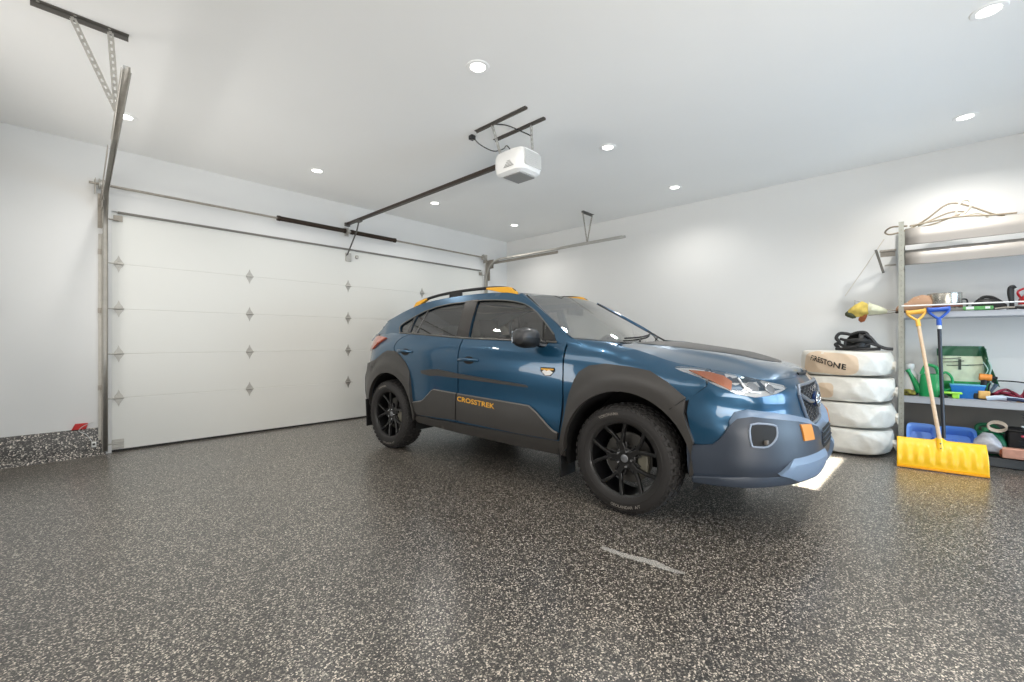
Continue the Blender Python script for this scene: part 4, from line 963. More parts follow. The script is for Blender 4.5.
scuff('floor_scuff', spl([(2.07, 1.27), (2.075, 1.12), (2.10, 1.0), (2.095, .90), (2.11, .83)], 8), .026, 'pale chalky streak on the floor in front of the front wheel')

# ------------------------------------------------------------------ storage rack on the right wall
SX0, SX1, SY0, SY1 = 5.75, 6.17, -1.30, .16
shm = mat('rack_grey_steel', (168, 172, 178), .42, metal=.2); postm = mat('rack_post_galvanised', (160, 160, 150), .5, metal=.4, noise=.1, nscale=30)
RK = thing('storage_rack', 'tall grey steel storage rack along the right wall holding tools and garden things', 'rack', ((SX0+SX1)/2, (SY0+SY1)/2, 0))
ox, oy = (SX0+SX1)/2, (SY0+SY1)/2
for x in (SX0, SX1):
    for y in (SY0, SY1):
        q = MB(); s_ = -1 if y > oy else 1; e = 1 if x == SX0 else -1
        q.box((x-ox, y-oy+s_*.018, 1.145), (.003, .040, 2.29)); q.box((x-ox+e*.018, y-oy, 1.145), (.036, .003, 2.29))
        p = q.build('post', postm, RK)
        q = MB()
        for k_ in range(44): q.box((x-ox-e*.002, y-oy+s_*.018, .06+k_*.05), (.0015, .006, .012))
        q.build('post_slot', mat('slot_dark', (132, 130, 120), .6), p)
def deck(z, h, lipm=shm):
    q = MB(); q.box((0, 0, z-.004), (SX1-SX0, SY1-SY0-.01, .008))
    q.box((-(SX1-SX0)/2+.004, 0, z-h/2), (.004, SY1-SY0-.045, h)); q.box(((SX1-SX0)/2-.004, 0, z-h/2), (.004, SY1-SY0-.01, h))
    q.box((0, (SY1-SY0)/2-.008, z-h/2), (SX1-SX0-.01, .004, h)); q.box((-(SX1-SX0)/2+.014, 0, z-h), (.02, SY1-SY0-.05, .004))
    return q.build('shelf', lipm, RK, bevel=.0015)
deck(1.395, .052); deck(.585, .062); deck(.085, .075, mat('rack_dark_grey', (70, 72, 74), .5)); 
q = MB(); q.tube([(-(SX1-SX0)/2-.006, -(SY1-SY0)/2+.02, 1.456), (-(SX1-SX0)/2-.006, (SY1-SY0)/2-.02, 1.462)], .007, 8); q.build('front_rail', mat('rail_white', (232, 232, 230), .4), RK)

for y in (SY0+.03, SY1-.03):
    for z in (2.055, 1.86):
        q = MB(); q.box((0, y-oy, z), (SX1-SX0, .02, .006)); q.build('support_arm', postm, RK)
q = MB(); q.box(((SX1-SX0)/2-.012, 0, .32), (.004, SY1-SY0-.02, .46)); q.build('shade_panel', mat('rack_shade_brown_grey', (118, 112, 104), .6), RK)  # added sheet; its brown-grey stands in for wall shade under the lower shelf
# rounded galvanised troughs on the two top levels
def trough(z, h, lab, r):
    q = MB(); rows = []
    for y in np.linspace(SY0+.045, SY1-.045, 12):
        rows.append([(.30, y, z+h), (.12, y, z+h)]+[(.012+.05*(1-math.cos(t*PI/2))*0+.05*(1-math.sin(min(1, t*1.6)*PI/2)), y, z+h-h*t) for t in np.linspace(0, 1, 16)]+[(.03, y, z-.001)])
    q.grid(rows); m = mat('trough_galvanised', (158, 153, 147), .55, metal=.3)
    return tag(q.build('metal_trough', m, None, solid=.003, sharp=60, loc=(SX0+.005, 0, 0)), lab, 'trough', 'galvanised troughs on the top of the rack')
trough(2.060, .170, 'long rounded galvanised trough on the top shelf, under the coiled cables', 1)
trough(1.865, .150, 'long rounded galvanised trough on the second shelf, beside the end bracket', 1)
BR = thing('shelf_bracket', 'angled grey metal end bracket sticking out left of the rack post', 'bracket', (5.95, .27, 1.96))
q = MB(); q.box((0, -.02, .09), (.05, .13, .02)); q.box((0, -.02, .06), (.006, .12, .06)); q.build('arm', galvd, BR, bevel=.002)
q = MB(); q.box((0, .045, -.01), (.05, .022, .25), (math.radians(-14), 0, 0)); q.build('hook_plate', steeld, BR, bevel=.002)
q = MB(); q.box((0, -.04, -.06), (.04, .09, .012)); q.build('foot', galvd, BR)
cordm = mat('cable_tan', (140, 128, 108), .6); cordw = mat('cable_white', (205, 198, 182), .6)
q = MB(); q.tube(spl([(5.80, .10, 2.25), (5.86, .22, 2.27), (5.9, .27, 2.235), (5.92, .22, 2.21), (5.95, .08, 2.25), (5.95, -.05, 2.33), (5.93, -.16, 2.42), (5.92, -.24, 2.43), (5.90, -.36, 2.36), (5.88, -.48, 2.27), (5.9, -.55, 2.25)], 8), .008, 8)
q.tube(spl([(5.85, .02, 2.245), (5.9, -.08, 2.30), (5.9, -.2, 2.345), (5.9, -.3, 2.33), (5.88, -.2, 2.29), (5.85, -.1, 2.25), (5.9, .0, 2.24)], 8), .007, 8)
q.tube(spl([(5.82, .08, 2.25), (5.85, -.05, 2.27), (5.85, -.25, 2.285), (5.86, -.45, 2.262), (5.86, -.62, 2.25)], 8), .008, 8)
tag(q.build('coiled_cable', cordm, sharp=60), 'loose loops of tan cable lying on top of the rack', 'cable')
q = MB(); q.tube(spl([(5.9, -.24, 2.32), (5.9, -.26, 2.40), (5.9, -.29, 2.44), (5.89, -.33, 2.43), (5.88, -.34, 2.38), (5.9, -.31, 2.33), (5.88, -.27, 2.29), (5.87, -.38, 2.30), (5.87, -.45, 2.25)], 8), .010, 8)
tag(q.build('cable_bundle', cordw, sharp=60), 'knotted pale cable standing highest among the tan loops', 'cable')
q = MB(); q.tube([(5.97, .28, 2.18), (6.05, .45, 1.90), (6.1, .62, 1.62)], .003, 6); tag(q.build('trailing_string', cordw), 'thin pale string trailing down the wall left of the rack', 'string')

# ---- middle shelf things
C_M = 1.396
q = MB(); q.lathe([(.0001, 0), (.118, 0), (.122, .006), (.122, .175), (.126, .18), (.119, .18), (.116, .012), (.0001, .010)], None, 48)
t = thing('cooking_pot', 'wide silver metal pot with brown band at the left end of the middle shelf', 'pot', (5.92, -.165, C_M)); q.build('pot_body', mat('pot_silver', (190, 186, 176), .25, metal=.8), t)
q = MB(); q.lathe([(.1225, .045), (.1245, .05), (.1245, .06), (.1225, .065)], None, 48); q.build('pot_band', mat('pot_band_brown', (120, 70, 50), .5), t)
q = MB(); q.tube(spl([(.0, -.122, .12), (.0, -.15, .11), (0, -.15, .05), (0, -.124, .04)], 5), .006, 8); q.build('pot_handle', blackp, t)
t = thing('work_boot', 'tan and brown low work boot on the middle shelf beside the pot', 'boot', (5.86, .055, C_M))
def loft(secs, n=20):
    # secs: (centre xyz, rx, rz, axis 'y') ellipse sections
    q = MB(); rows = []
    for (cx_, cy_, cz_), rx, rz in secs:
        rows.append([(cx_+rx*math.cos(a), cy_, cz_+rz*math.sin(a)) for a in np.linspace(0, 2*PI, n+1)])
    q.grid(rows); q.add(rows[0][:n], [tuple(range(n))]); q.add(rows[-1][:n], [tuple(range(n))])
    return q
loft([((0, .13, .035), .025, .022), ((0, .11, .045), .042, .038), ((0, .05, .055), .046, .050), ((0, 0, .08), .045, .075), ((0, -.06, .09), .043, .085), ((0, -.11, .085), .040, .080), ((0, -.135, .07), .028, .062)]).build('upper', mat('tan_leather', (168, 132, 104), .7), t, sharp=60)
q = MB(); q.box((0, -.0, .012), (.085, .27, .022)); q.build('sole', mat('boot_sole', (60, 48, 42), .8), t, bevel=.01)
q = MB()
for k_ in range(4): q.tube([(-.035, .04-k_*.025, .100+k_*.012), (0, .045-k_*.025, .112+k_*.014), (.035, .04-k_*.025, .100+k_*.012)], .003, 6)
q.build('laces', cordw, t)
t = thing('hand_pump', 'black humped hand pump lying mid-way along the middle shelf', 'pump', (5.88, -.44, C_M))
q = MB(); q.tube(spl([(0, .09, .05), (0, .06, .09), (0, .02, .125), (0, -.03, .12), (0, -.07, .09), (0, -.10, .06)], 6), .014, 10); q.build('curved_handle', matb, t)
loft([((0, .10, .03), .02, .02), ((0, .04, .055), .05, .055), ((0, -.04, .055), .05, .055), ((0, -.12, .035), .03, .02)]).build('pump_body', matb, t, sharp=60)
q = MB(); q.tube(spl([(0, .1, .03), (.01, .14, .02), (.02, .17, .015)], 4), .008, 6); q.build('hose', rub, t)
t = thing('clamp_tool', 'upright black trigger clamp standing on the middle shelf before the red can', 'tool', (5.83, -.585, C_M))
q = MB(); q.box((0, 0, .10), (.02, .03, .20)); q.build('bar', matb, t, bevel=.006)
q = MB(); q.tube(spl([(0, .006, .08), (0, .014, .14), (0, .012, .19), (0, -.006, .205), (0, -.018, .185)], 5), .014, 10); q.build('jaw', matb, t)
q = MB(); q.lathe([(.0001, 0), (.035, 0), (.03, .012), (.0001, .014)], None, 20); q.build('base_foot', matb, t)
t = thing('fuel_can', 'red and white can cut by the right edge of the photo, on the middle shelf', 'can', (5.93, -.735, C_M))
q = MB(); q.lathe([(.0001, 0), (.10, 0), (.105, .01), (.105, .045), (.0001, .046)], None, 32); q.build('white_base', mat('white_plastic', (228, 228, 226), .4), t)
q = MB(); q.lathe([(.104, .046), (.10, .10), (.07, .135), (.03, .15), (.0001, .15)], None, 32); q.build('red_body', mat('can_red', (196, 34, 42), .35, coat=.4), t)
q = MB(); q.tube(spl([(0, .09, .11), (0, .10, .17), (0, .0, .205), (0, -.08, .17), (0, -.08, .12)], 6), .009, 8); q.build('handle', mat('can_red', (196, 34, 42)), t)
t = thing('seed_packet', 'flat green and white packet on the shelf edge below the black pump', 'packet', (5.77, -.375, C_M))
q = MB(); q.box((0, 0, .022), (.04, .19, .035)); q.build('packet_body', mat('packet_green', (96, 168, 92), .5, noise=.35, nscale=25), t, bevel=.006)
q = MB(); q.box((-.0208, .05, .024), (.001, .05, .025)); q.box((-.0208, -.06, .024), (.001, .03, .02)); q.build('packet_label', whitep, t)
q = MB(); q.box((5.775, -.20, C_M+.014), (.03, .20, .028)); tag(q.build('grey_bar', mat('bar_grey', (120, 118, 112), .5), None, bevel=.004), 'dull grey bar on the shelf edge below the silver pot', 'bar')
t = thing('pliers', 'black handled pliers lying near the right end of the middle shelf edge', 'pliers', (5.775, -.60, C_M))
q = MB(); q.tube(spl([(0, .12, .012), (0, .05, .02), (0, -.02, .015)], 4), .007, 8); q.build('jaw', galvd, t)
for e in (-1, 1): q = MB(); q.tube(spl([(0, -.0, .018), (e*.012, -.05, .012+.004*e), (e*.02, -.12, .02+.008*e)], 4), .010, 8); q.build('grip', matb, t)
# cloth bundle on a pole sticking out past the post
t = thing('cloth_bundle', 'yellow and cream cloth bundle on rods poking out left of the rack post', 'bundle', (5.85, .35, 1.42))
def crumple(secs, n=26, amp=.18, seed=3, sharp=180):
    rnd = random.Random(seed); ph = [rnd.uniform(0, 6.3) for _ in range(8)]
    q = MB(); rows = []
    for k, ((cx_, cy_, cz_), rx, rz) in enumerate(secs):
        row = []
        for a in np.linspace(0, 2*PI, n+1):
            f = 1+amp*(.5*math.sin(3*a+ph[0]+k*.6)+.35*math.sin(5*a+ph[1]-k*.9)+.3*math.sin(8*a+ph[2]+k*1.3))
            row.append((cx_+rx*f*math.cos(a), cy_, cz_+rz*f*math.sin(a)))
        rows.append(row)
    q.grid(rows); q.add(rows[0][:n], [tuple(range(n))]); q.add(rows[-1][:n], [tuple(range(n))])
    return q
crumple([((0, .235, -.01), .008, .012), ((0, .21, .0), .03, .035), ((0, .16, .02), .045, .060), ((0, .10, .035), .05, .075), ((0, .06, .03), .04, .06), ((0, .04, .02), .03, .04)], seed=2).build('yellow_cloth', mat('cloth_yellow', (196, 172, 84), .8, noise=.35, nscale=14), t)
crumple([((0, .05, .03), .035, .07), ((0, .02, .03), .05, .055), ((0, -.03, .02), .035, .045), ((0, -.10, .0), .02, .02)], seed=5).build('cream_cloth', mat('cloth_cream', (205, 206, 180), .8, noise=.12, nscale=14), t)
crumple([((0, .13, -.075), .01, .01), ((0, .11, -.07), .025, .035), ((0, .08, -.05), .03, .045), ((0, .06, -.02), .02, .03)], seed=8).build('brown_tip', mat('cloth_orange_brown', (150, 84, 44), .8, noise=.3, nscale=14), t)
crumple([((-.004, .242, -.014), .012, .014), ((-.004, .22, -.012), .034, .032), ((-.004, .18, -.030), .035, .030), ((-.004, .15, -.04), .015, .015)], seed=6).build('dark_tip', mat('cloth_dark_green', (66, 70, 48), .8, noise=.3, nscale=14), t)
q = MB(); q.tube([(0, .03, .045), (0, -.19, .0)], .006, 8); q.tube([(0, .05, -.035), (0, -.19, -.01)], .005, 8); q.tube([(.0, .16, .085), (0, -.0, .06)], .003, 6); q.tube([(.0, .16, .13), (0, .16, .03)], .003, 6); q.tube([(0, .165, .125), (0, .04, .085)], .003, 6); q.build('rod', galvd, t)

# ---- lower shelf things
C_L = .586
t = thing('spray_bottle', 'white spray bottle with blue base at the left end of the lower shelf', 'bottle', (5.93, .08, C_L))
q = MB(); q.lathe([(.0001, 0), (.058, 0), (.06, .01), (.058, .05)], None, 32); q.build('blue_base', mat('bottle_blue', (28, 52, 150), .35), t)
q = MB(); q.lathe([(.058, .05), (.058, .17), (.05, .21), (.025, .24), (.02, .25), (.0001, .25)], None, 32); q.build('bottle_body', mat('white_plastic', (228, 228, 226)), t)
q = MB(); q.lathe([(.022, .245), (.03, .25), (.034, .29), (.028, .305), (.0001, .31)], None, 20); q.box((-.03, 0, .285), (.06, .025, .02)); q.build('cap', mat('white_plastic', (228, 228, 226)), t)
t = thing('garden_gloves', 'black and yellow gloves wedged under the white spray bottle', 'gloves', (5.80, .085, C_L))
crumple([((0, .06, .02), .01, .01), ((0, .04, .03), .03, .025), ((0, 0, .03), .035, .028), ((0, -.04, .025), .03, .022), ((0, -.05, .02), .01, .01)], amp=.3, seed=4).build('glove', mat('glove_black_yellow', (110, 104, 30), .7, noise=.9, nscale=30), t)
# green watering can
grn = mat('watering_can_green', (18, 150, 84), .35, coat=.3)
t = thing('watering_can', 'green plastic watering can with long spout on the lower shelf', 'watering can', (5.87, -.075, C_L))
q = MB(); R = []
for z, rx, ry in ((0, .075, .085), (.01, .08, .09), (.13, .075, .086), (.20, .065, .08), (.215, .06, .075)):
    R.append([(rx*math.copysign(abs(math.cos(a))**.7, math.cos(a)), ry*math.copysign(abs(math.sin(a))**.7, math.sin(a)), z) for a in np.linspace(0, 2*PI, 33)])
q.grid(R); q.add(R[0][:32], [tuple(range(32))]); q.add([(x*.98, y, z-.01) for x, y, z in R[-1][:32]], [tuple(range(32))]); q.build('can_body', grn, t, sharp=50)
q = MB(); q.tube([(0, .08, .03), (0, .12, .13), (0, .16, .225), (0, .175, .25)], [.035, .022, .014, .024], 12); q.build('spout', grn, t)
q = MB(); q.tube(spl([(0, -.085, .06), (0, -.135, .09), (0, -.14, .18), (0, -.10, .235), (0, -.07, .215)], 6), .011, 10, flat=1.3); q.build('side_handle', grn, t)
q = MB(); q.tube(spl([(0, -.05, .21), (0, -.03, .28), (0, .03, .30), (0, .06, .25), (0, .07, .21)], 6), .012, 10, flat=1.3); q.build('top_handle', grn, t)
# seed bag
t = thing('fertiliser_bag', 'large green and white fertiliser bag slumped on the lower shelf', 'bag', (6.03, -.30, C_L))
def bag(mb, dy, dz, dx, z0, z1, bulge=.5, lean=0):
    rows = []
    for z in np.linspace(z0, z1, 16):
        tt = z/dz; th_ = dx*(math.sin(PI*min(.98, max(.02, tt*.9+.06)))**.5)
        row = []
        for a in np.linspace(0, 2*PI, 41):
            yy = dy*(1-.06*tt)*math.copysign(abs(math.cos(a))**.7, math.cos(a)); xx = th_*math.copysign(abs(math.sin(a))**.8, math.sin(a))
            row.append((xx+.006*math.sin(9*a+z*40)+.03*tt, yy*(1)+lean*tt-.0, z))
        rows.append(row)
    mb.grid(rows)
q = MB(); bag(q, .175, .50, .065, .0, .15, lean=.02); q.build('bag_lower', mat('bag_green_bright', (64, 170, 98), .4, noise=.3, nscale=10), t)
q = MB(); bag(q, .175, .50, .065, .15, .39, lean=.02); q.build('bag_panel', mat('bag_pale', (205, 218, 190), .4, noise=.14, nscale=12), t)
q = MB(); bag(q, .178, .50, .068, .39, .46, lean=.02); bag(q, .165, .50, .02, .45, .485, lean=.02); q.build('bag_top', mat('bag_dark_green', (30, 92, 62), .45, noise=.25, nscale=12), t)
q = MB()
for z, y0, y1 in ((.30, .12, -.14), (.33, .14, .0), (.36, .15, .02)): q.tube([(-.068+.03*z/.5, y0, z), (-.070+.03*z/.5, (y0+y1)/2, z+.004), (-.068+.03*z/.5, y1, z+.015)], .004, 6)
q.box((-.066, .03, .31), (.006, .02, .10)); q.build('bag_print', mat('print_dark', (50, 62, 52), .6), t)
t = thing('green_sack', 'dark green crumpled sack flap draped over the right side of the fertiliser bag', 'sack', (6.0, -.47, C_L))
q = MB(); rows = []
for k_, z in enumerate(np.linspace(.46, .13, 12)):
    tt = k_/11; rows.append([(-.02+.03*math.sin(5*s_+k_*.5)-.02*s_, .06-.075*s_*(.35+.65*tt)-.035*tt, z+.02*math.sin(4*s_)) for s_ in np.linspace(0, 1, 12)])
q.grid(rows); q.build('sack_cloth', mat('bag_dark_green', (30, 92, 62)), t, solid=.006, sharp=None)
q = MB(); q.tube(spl([(-.05, .03, .38), (-.06, .0, .30), (-.06, .01, .20), (-.05, -.01, .12)], 5), .005, 6); q.tube(spl([(-.05, .05, .34), (-.06, .02, .27), (-.06, .04, .22)], 5), .004, 6); q.build('sack_strap', mat('strap_pale', (170, 200, 190), .6), t)
t = thing('blue_box', 'bright blue plastic box on the lower shelf before the fertiliser bag', 'box', (5.90, -.315, C_L))
q = MB(); rows = [[(x*f, y*f, z) for x, y in ((-.06, -.11), (.05, -.11), (.05, .11), (-.06, .11), (-.06, -.11))] for z, f in ((0, .86), (.10, 1), (.112, 1.05), (.118, 1.05))]
q.grid(rows); q.add([(x*.86, y*.86, 0) for x, y in ((-.06, -.11), (.05, -.11), (.05, .11), (-.06, .11))], [(0,1,2,3)]); q.build('box_body', mat('bright_blue', (30, 112, 190), .35), t, bevel=.004, solid=.003)
q = MB(); q.box((-.005, 0, .125), (.12, .235, .012)); q.build('box_lid', mat('light_blue', (88, 170, 205), .4), t, bevel=.004)
t = thing('lime_scoop', 'small lime green hand scoop at the front of the lower shelf', 'scoop', (5.785, -.225, C_L))
q = MB(); q.box((0, .02, .05), (.04, .15, .02)); q.box((0, -.01, .025), (.03, .05, .05)); q.build('scoop_body', mat('lime_green', (150, 214, 70), .4), t, bevel=.008)
q = MB(); q.box((-.0, .07, .014), (.035, .06, .024)); q.build('scoop_grip', matb, t, bevel=.006)
org = mat('tool_orange', (226, 140, 58), .45)
t = thing('cordless_drill', 'orange and black cordless drill standing right of the fertiliser bag', 'drill', (5.88, -.42, C_L))
q = MB(); q.tube([(0, .03, .205), (0, -.05, .20)], [.032, .030], 14); q.build('motor_body', org, t, bevel=.004)
q = MB(); q.tube([(0, -.005, .19), (0, .01, .06)], [.022, .020], 12); q.tube([(0, -.05, .2), (0, -.085, .198)], [.02, .012], 12); q.build('grip', matb, t)
q = MB(); q.box((0, .02, .032), (.075, .10, .062)); q.build('battery', matb, t, bevel=.01)
q = MB(); q.box((-.04, .0, .045), (.03, .075, .07), (0, 0, .2)); q.build('battery_label', mat('label_tan', (214, 168, 96), .5), t, bevel=.008)
# red cords
q = MB(); rnd = random.Random(5)
for k_ in range(5):
    pts = []
    for i in range(14):
        a = i*.9+k_; pts.append((5.93+.055*math.sin(a*1.3+k_)+.02*rnd.uniform(-1, 1), -.47-.024*i, C_L+.012+.02*k_*(.4+.6*abs(math.sin(i*.45)))+(.06 if i > 8 else 0)*abs(math.sin((i-8)*.5))))
    q.tube(spl(pts, 5), .011, 8)
tag(q.build('cord_pile', mat('cord_dark_red', (136, 40, 62), .6, noise=.3, nscale=20), sharp=60), 'tangled dark red cord heaped on the right of the lower shelf', 'cord')
t = thing('utility_knife', 'white and dark blue utility knife at the front of the lower shelf', 'knife', (5.785, -.53, C_L))
q = MB(); q.tube(spl([(0, .10, .018), (0, .03, .032), (0, -.05, .026), (0, -.12, .018)], 4), .020, 10, flat=.7); q.build('knife_body', mat('pale_blue_grey', (186, 198, 214), .4), t)
q = MB(); q.tube([(-.012, -.02, .026), (-.010, -.08, .024), (-.004, -.13, .016)], .015, 10); q.build('knife_grip', mat('navy', (24, 40, 72), .4), t)
q = MB(); q.box((5.80, -.64, C_L+.015), (.05, .07, .03)); tag(q.build('sanding_block', mat('tan_block', (190, 150, 110), .7), None, bevel=.006), 'small tan block at the right end of the lower shelf', 'block')
q = MB(); q.tube(spl([(5.93, -.45, C_L+.06), (5.95, -.47, C_L+.15), (5.97, -.55, C_L+.17), (5.97, -.72, C_L+.15), (5.97, -.86, C_L+.06), (5.96, -.9, C_L+.008)], 8), .006, 8); tag(q.build('thin_hose', matb, sharp=60), 'thin dark hose arching over the red cord on the lower shelf', 'hose')
t = thing('folding_rule', 'blue grey folding tool leaning between the drill and the red cord', 'tool', (5.93, -.47, C_L))
for k_, rr_ in ((0, .35), (1, .55)): q = MB(); q.box((-.02*k_, 0, .075), (.008, .016, .15), (rr_, 0, 0)); q.build('rule_leg', mat('slate_blue', (70, 92, 112), .4), t, bevel=.002)

# ---- bottom shelf things
C_B = .086
def tray(loc, ly, lab, tilt, col):
    t = thing('plastic_tray', lab, 'tray', loc, 0, 'blue trays on the bottom shelf'); q = MB()
    prof = [(0, .80), (.10, .94), (.115, 1.0), (.122, 1.06), (.114, 1.06), (.108, .98), (.10, .90), (.012, .78)]
    rows = []
    for z, f in prof: rows.append([(.10*f*math.copysign(abs(math.cos(a))**.4, math.cos(a)), ly/2*f*math.copysign(abs(math.sin(a))**.4, math.sin(a)), z) for a in np.linspace(0, 2*PI, 41)])
    q.grid(rows); q.add(rows[0][:40], [tuple(range(40))]); q.add(rows[-1][:40], [tuple(range(40))]); o = q.build('tray_body', col, t, sharp=40)
    q = MB()
    for y in np.linspace(-ly/2*.7, ly/2*.7, 4): q.tube([(-.082, y, .01), (-.097, y, .10)], .005, 6)
    q.build('tray_rib', col, t)
    t.rotation_euler = (0, tilt, 0); return t
blu = mat('tray_blue', (92, 140, 214), .35); blu2 = mat('tray_periwinkle', (128, 166, 228), .35)
tray((5.93, .0, C_B+.065), .20, 'rounded blue plastic tray tipped forward behind the yellow shovel, left one', math.radians(-50), blu2)
tray((5.93, -.25, C_B+.065), .24, 'angular blue plastic tray tipped forward right of the black shovel shaft', math.radians(-50), blu)
t = thing('jug', 'green plastic jug with a moulded handle on the bottom shelf', 'jug', (5.96, -.455, C_B))
q = MB(); rows = []
for z, rx, ry, oy_ in ((0, .08, .10, -.02), (.02, .085, .105, -.02), (.12, .085, .10, -.01), (.18, .07, .085, 0), (.205, .05, .05, .02)):
    rows.append([(rx*math.copysign(abs(math.cos(a))**.6, math.cos(a)), oy_+ry*math.copysign(abs(math.sin(a))**.6, math.sin(a)), z) for a in np.linspace(0, 2*PI, 33)])
q.grid(rows); q.add(rows[0][:32], [tuple(range(32))]); q.add(rows[-1][:32], [tuple(range(32))]); q.build('jug_body', mat('jug_green', (14, 104, 66), .4), t, sharp=50)
q = MB(); q.tube(spl([(0, .07, .17), (0, .075, .235), (0, .03, .262), (0, -.04, .25), (0, -.09, .19)], 6), .015, 10); q.build('jug_handle', mat('jug_green', (14, 104, 66)), t)
q = MB(); q.lathe([(.022, .2), (.024, .235), (.0001, .238)], Matrix.Translation((0, .02, 0)), 16); q.build('cap', mat('light_green', (90, 190, 130), .4), t)
q = MB(); pts = [(5.86+.015*math.sin(i*.8), -.50+.058*math.cos(i*.42), C_B+.25+.042*math.sin(i*.42)+.0006*i) for i in range(46)]
q.tube(pts, .007, 8); tag(q.build('rope_coil', mat('rope_cream', (205, 190, 172), .7), sharp=60), 'small cream rope coil perched above the green jug', 'rope')
q = MB(); q.box((0, 0, .115), (.20, .19, .23)); t = thing('black_case', 'black box at the back of the bottom shelf under the rope coil', 'case', (6.0, -.665, C_B)); 
q.build('case_body', mat('case_black', (26, 24, 25), .6), t, bevel=.012)
q = MB(); q.box((0, 0, .235), (.21, .20, .02)); q.build('case_lid', mat('case_lid_black', (34, 32, 32), .5), t, bevel=.006)
crump = crumple([((0, .10, .04), .02, .02), ((0, .085, .07), .055, .055), ((0, .03, .10), .075, .085), ((0, -.03, .10), .075, .085), ((0, -.08, .07), .055, .055), ((0, -.10, .04), .02, .02)], amp=.22, seed=11)
t = crump.build('plastic_bag', mat('crumpled_grey_plastic', (176, 176, 180), .35, noise=.25, nscale=18), None, sharp=60, loc=(5.82, -.44, C_B+.006)); tag(t, 'crumpled pale grey plastic bag on the bottom shelf in front of the green jug', 'bag')
t = thing('wood_post', 'short pinkish wooden post end lying on the bottom shelf edge', 'wood', (5.79, -.56, C_B))
q = MB(); q.box((0, -.09, .052), (.095, .26, .085)); q.build('post_body', mat('wood_pinkish', (204, 150, 128), .7, noise=.12, nscale=20), t, bevel=.006)
q = MB(); q.tube([(0, .042, .052), (0, .054, .052)], [.048, .03], 10); q.build('broken_end', mat('wood_orange', (170, 96, 66), .8), t)
t = thing('tinsel_branch', 'dark artificial branch with red and silver bits at the right edge of the photo', 'branch', (5.81, -.70, C_B+.02))
q = MB(); q.tube([(0, 0, 0), (0, .01, .2), (-.01, .03, .36)], [.008, .006, .004], 8); q.build('branch_stem', matb, t)
q = MB(); rnd = random.Random(9)
for k_ in range(130):
    z = rnd.uniform(.06, .36); a = rnd.uniform(0, 6.28); L = .085*(1-.5*(z-.06)/.3)*rnd.uniform(.6, 1); c = Vector((0, .01+z*.05, z)); d = Vector((math.cos(a)*L, math.sin(a)*L, rnd.uniform(0, .04)))
    q.tube([c, c+d], [.003, .001], 4)
o = q.build('needles', mat('needle_dark', (42, 52, 56), .7, noise=.5, nscale=40), t); o['kind'] = 'stuff'
for k_ in range(7):
    z = .16+.028*k_; a = k_*2.1; q = MB(); q.lathe([(.0001, -.012), (.009, -.008), (.012, 0), (.009, .008), (.0001, .012)], Matrix.Translation((.055*math.cos(a)-.01, .01+.055*math.sin(a)*1, z)), 12); q.build('bauble', mat('bauble_red', (176, 60, 78), .4) if k_ % 2 else mat('bauble_silver', (180, 190, 192), .3, metal=.6), t)
t = thing('cart_wheel', 'tan rimmed cart wheel standing on the floor at the right edge of the photo', 'wheel', (5.48, -.70, .125))
q = MB(); q.lathe([(.085, -.016), (.115, -.020), (.124, -.012), (.124, .012), (.115, .020), (.085, .016)], Matrix.Rotation(PI/2, 4, 'X'), 40, closed=True); q.build('tyre', mat('wheel_tyre_brown', (52, 40, 34), .7), t)
q = MB(); q.lathe([(.0001, -.02), (.05, -.02), (.088, -.012), (.088, .012), (.05, .02), (.0001, .02)], Matrix.Rotation(PI/2, 4, 'X'), 40); q.build('rim', mat('wheel_rim_tan', (176, 138, 88), .5), t)

# ---- shovels leaning on the rack
t = thing('snow_shovel', 'wide yellow snow pusher with wooden shaft leaning on the rack', 'shovel', (0, 0, 0))
ym = mat('shovel_yellow', (246, 192, 18), .35, coat=.2)
q = MB(); rows = []; W2 = .285
nU = 57
for i, u in enumerate(np.linspace(-1, 1, nU)):
    row = []
    for v in np.linspace(0, 1, 18):
        rib = .007*(.5+.5*math.cos(u*PI*8))*math.sin(PI*min(1, v*1.15))**.5 if .12 < v < .95 else 0
        bow = .075*math.sin(v*PI*.62)            # concave scoop face
        z = .012+.245*v**.9 + (.035*max(0, 1-abs(u)/.16) if v > .98 else 0)
        row.append((-.055+.16*v-bow-rib*.9+.05, u*W2*(1-.02*v), z))
    rows.append(row)
q.grid(rows); bl_ = q.build('blade', ym, t, solid=.005, sharp=50, loc=(5.235, -.125, 0), rot=(0, 0, math.radians(5)))
q = MB(); q.box((-.055+.045, 0, .012), (.02, .57, .014)); q.build('blade_edge', mat('shovel_edge', (222, 150, 20), .4), bl_, bevel=.003)
q = MB(); q.tube([(.045, 0, .16), (.070, .002, .272)], [.030, .022], 12); q.build('socket', ym, bl_)
q = MB(); q.lathe([(.0001, .004), (.006, .004), (.006, 0)], Matrix.Translation((.02, .0, .24)) @ Matrix.Rotation(-PI/2, 4, 'Y'), 10); q.lathe([(.0001, .004), (.005, .004), (.005, 0)], Matrix.Translation((.012, .0, .20)) @ Matrix.Rotation(-PI/2, 4, 'Y'), 10); q.build('screw', steeld, bl_)
A_ = Vector((5.295, -.125, .22)); B_ = Vector((5.690, .022, 1.305))
q = MB(); q.tube([A_, B_], .0145, 12); q.build('shaft', mat('shaft_wood', (206, 178, 148), .55, noise=.1, nscale=30), t)
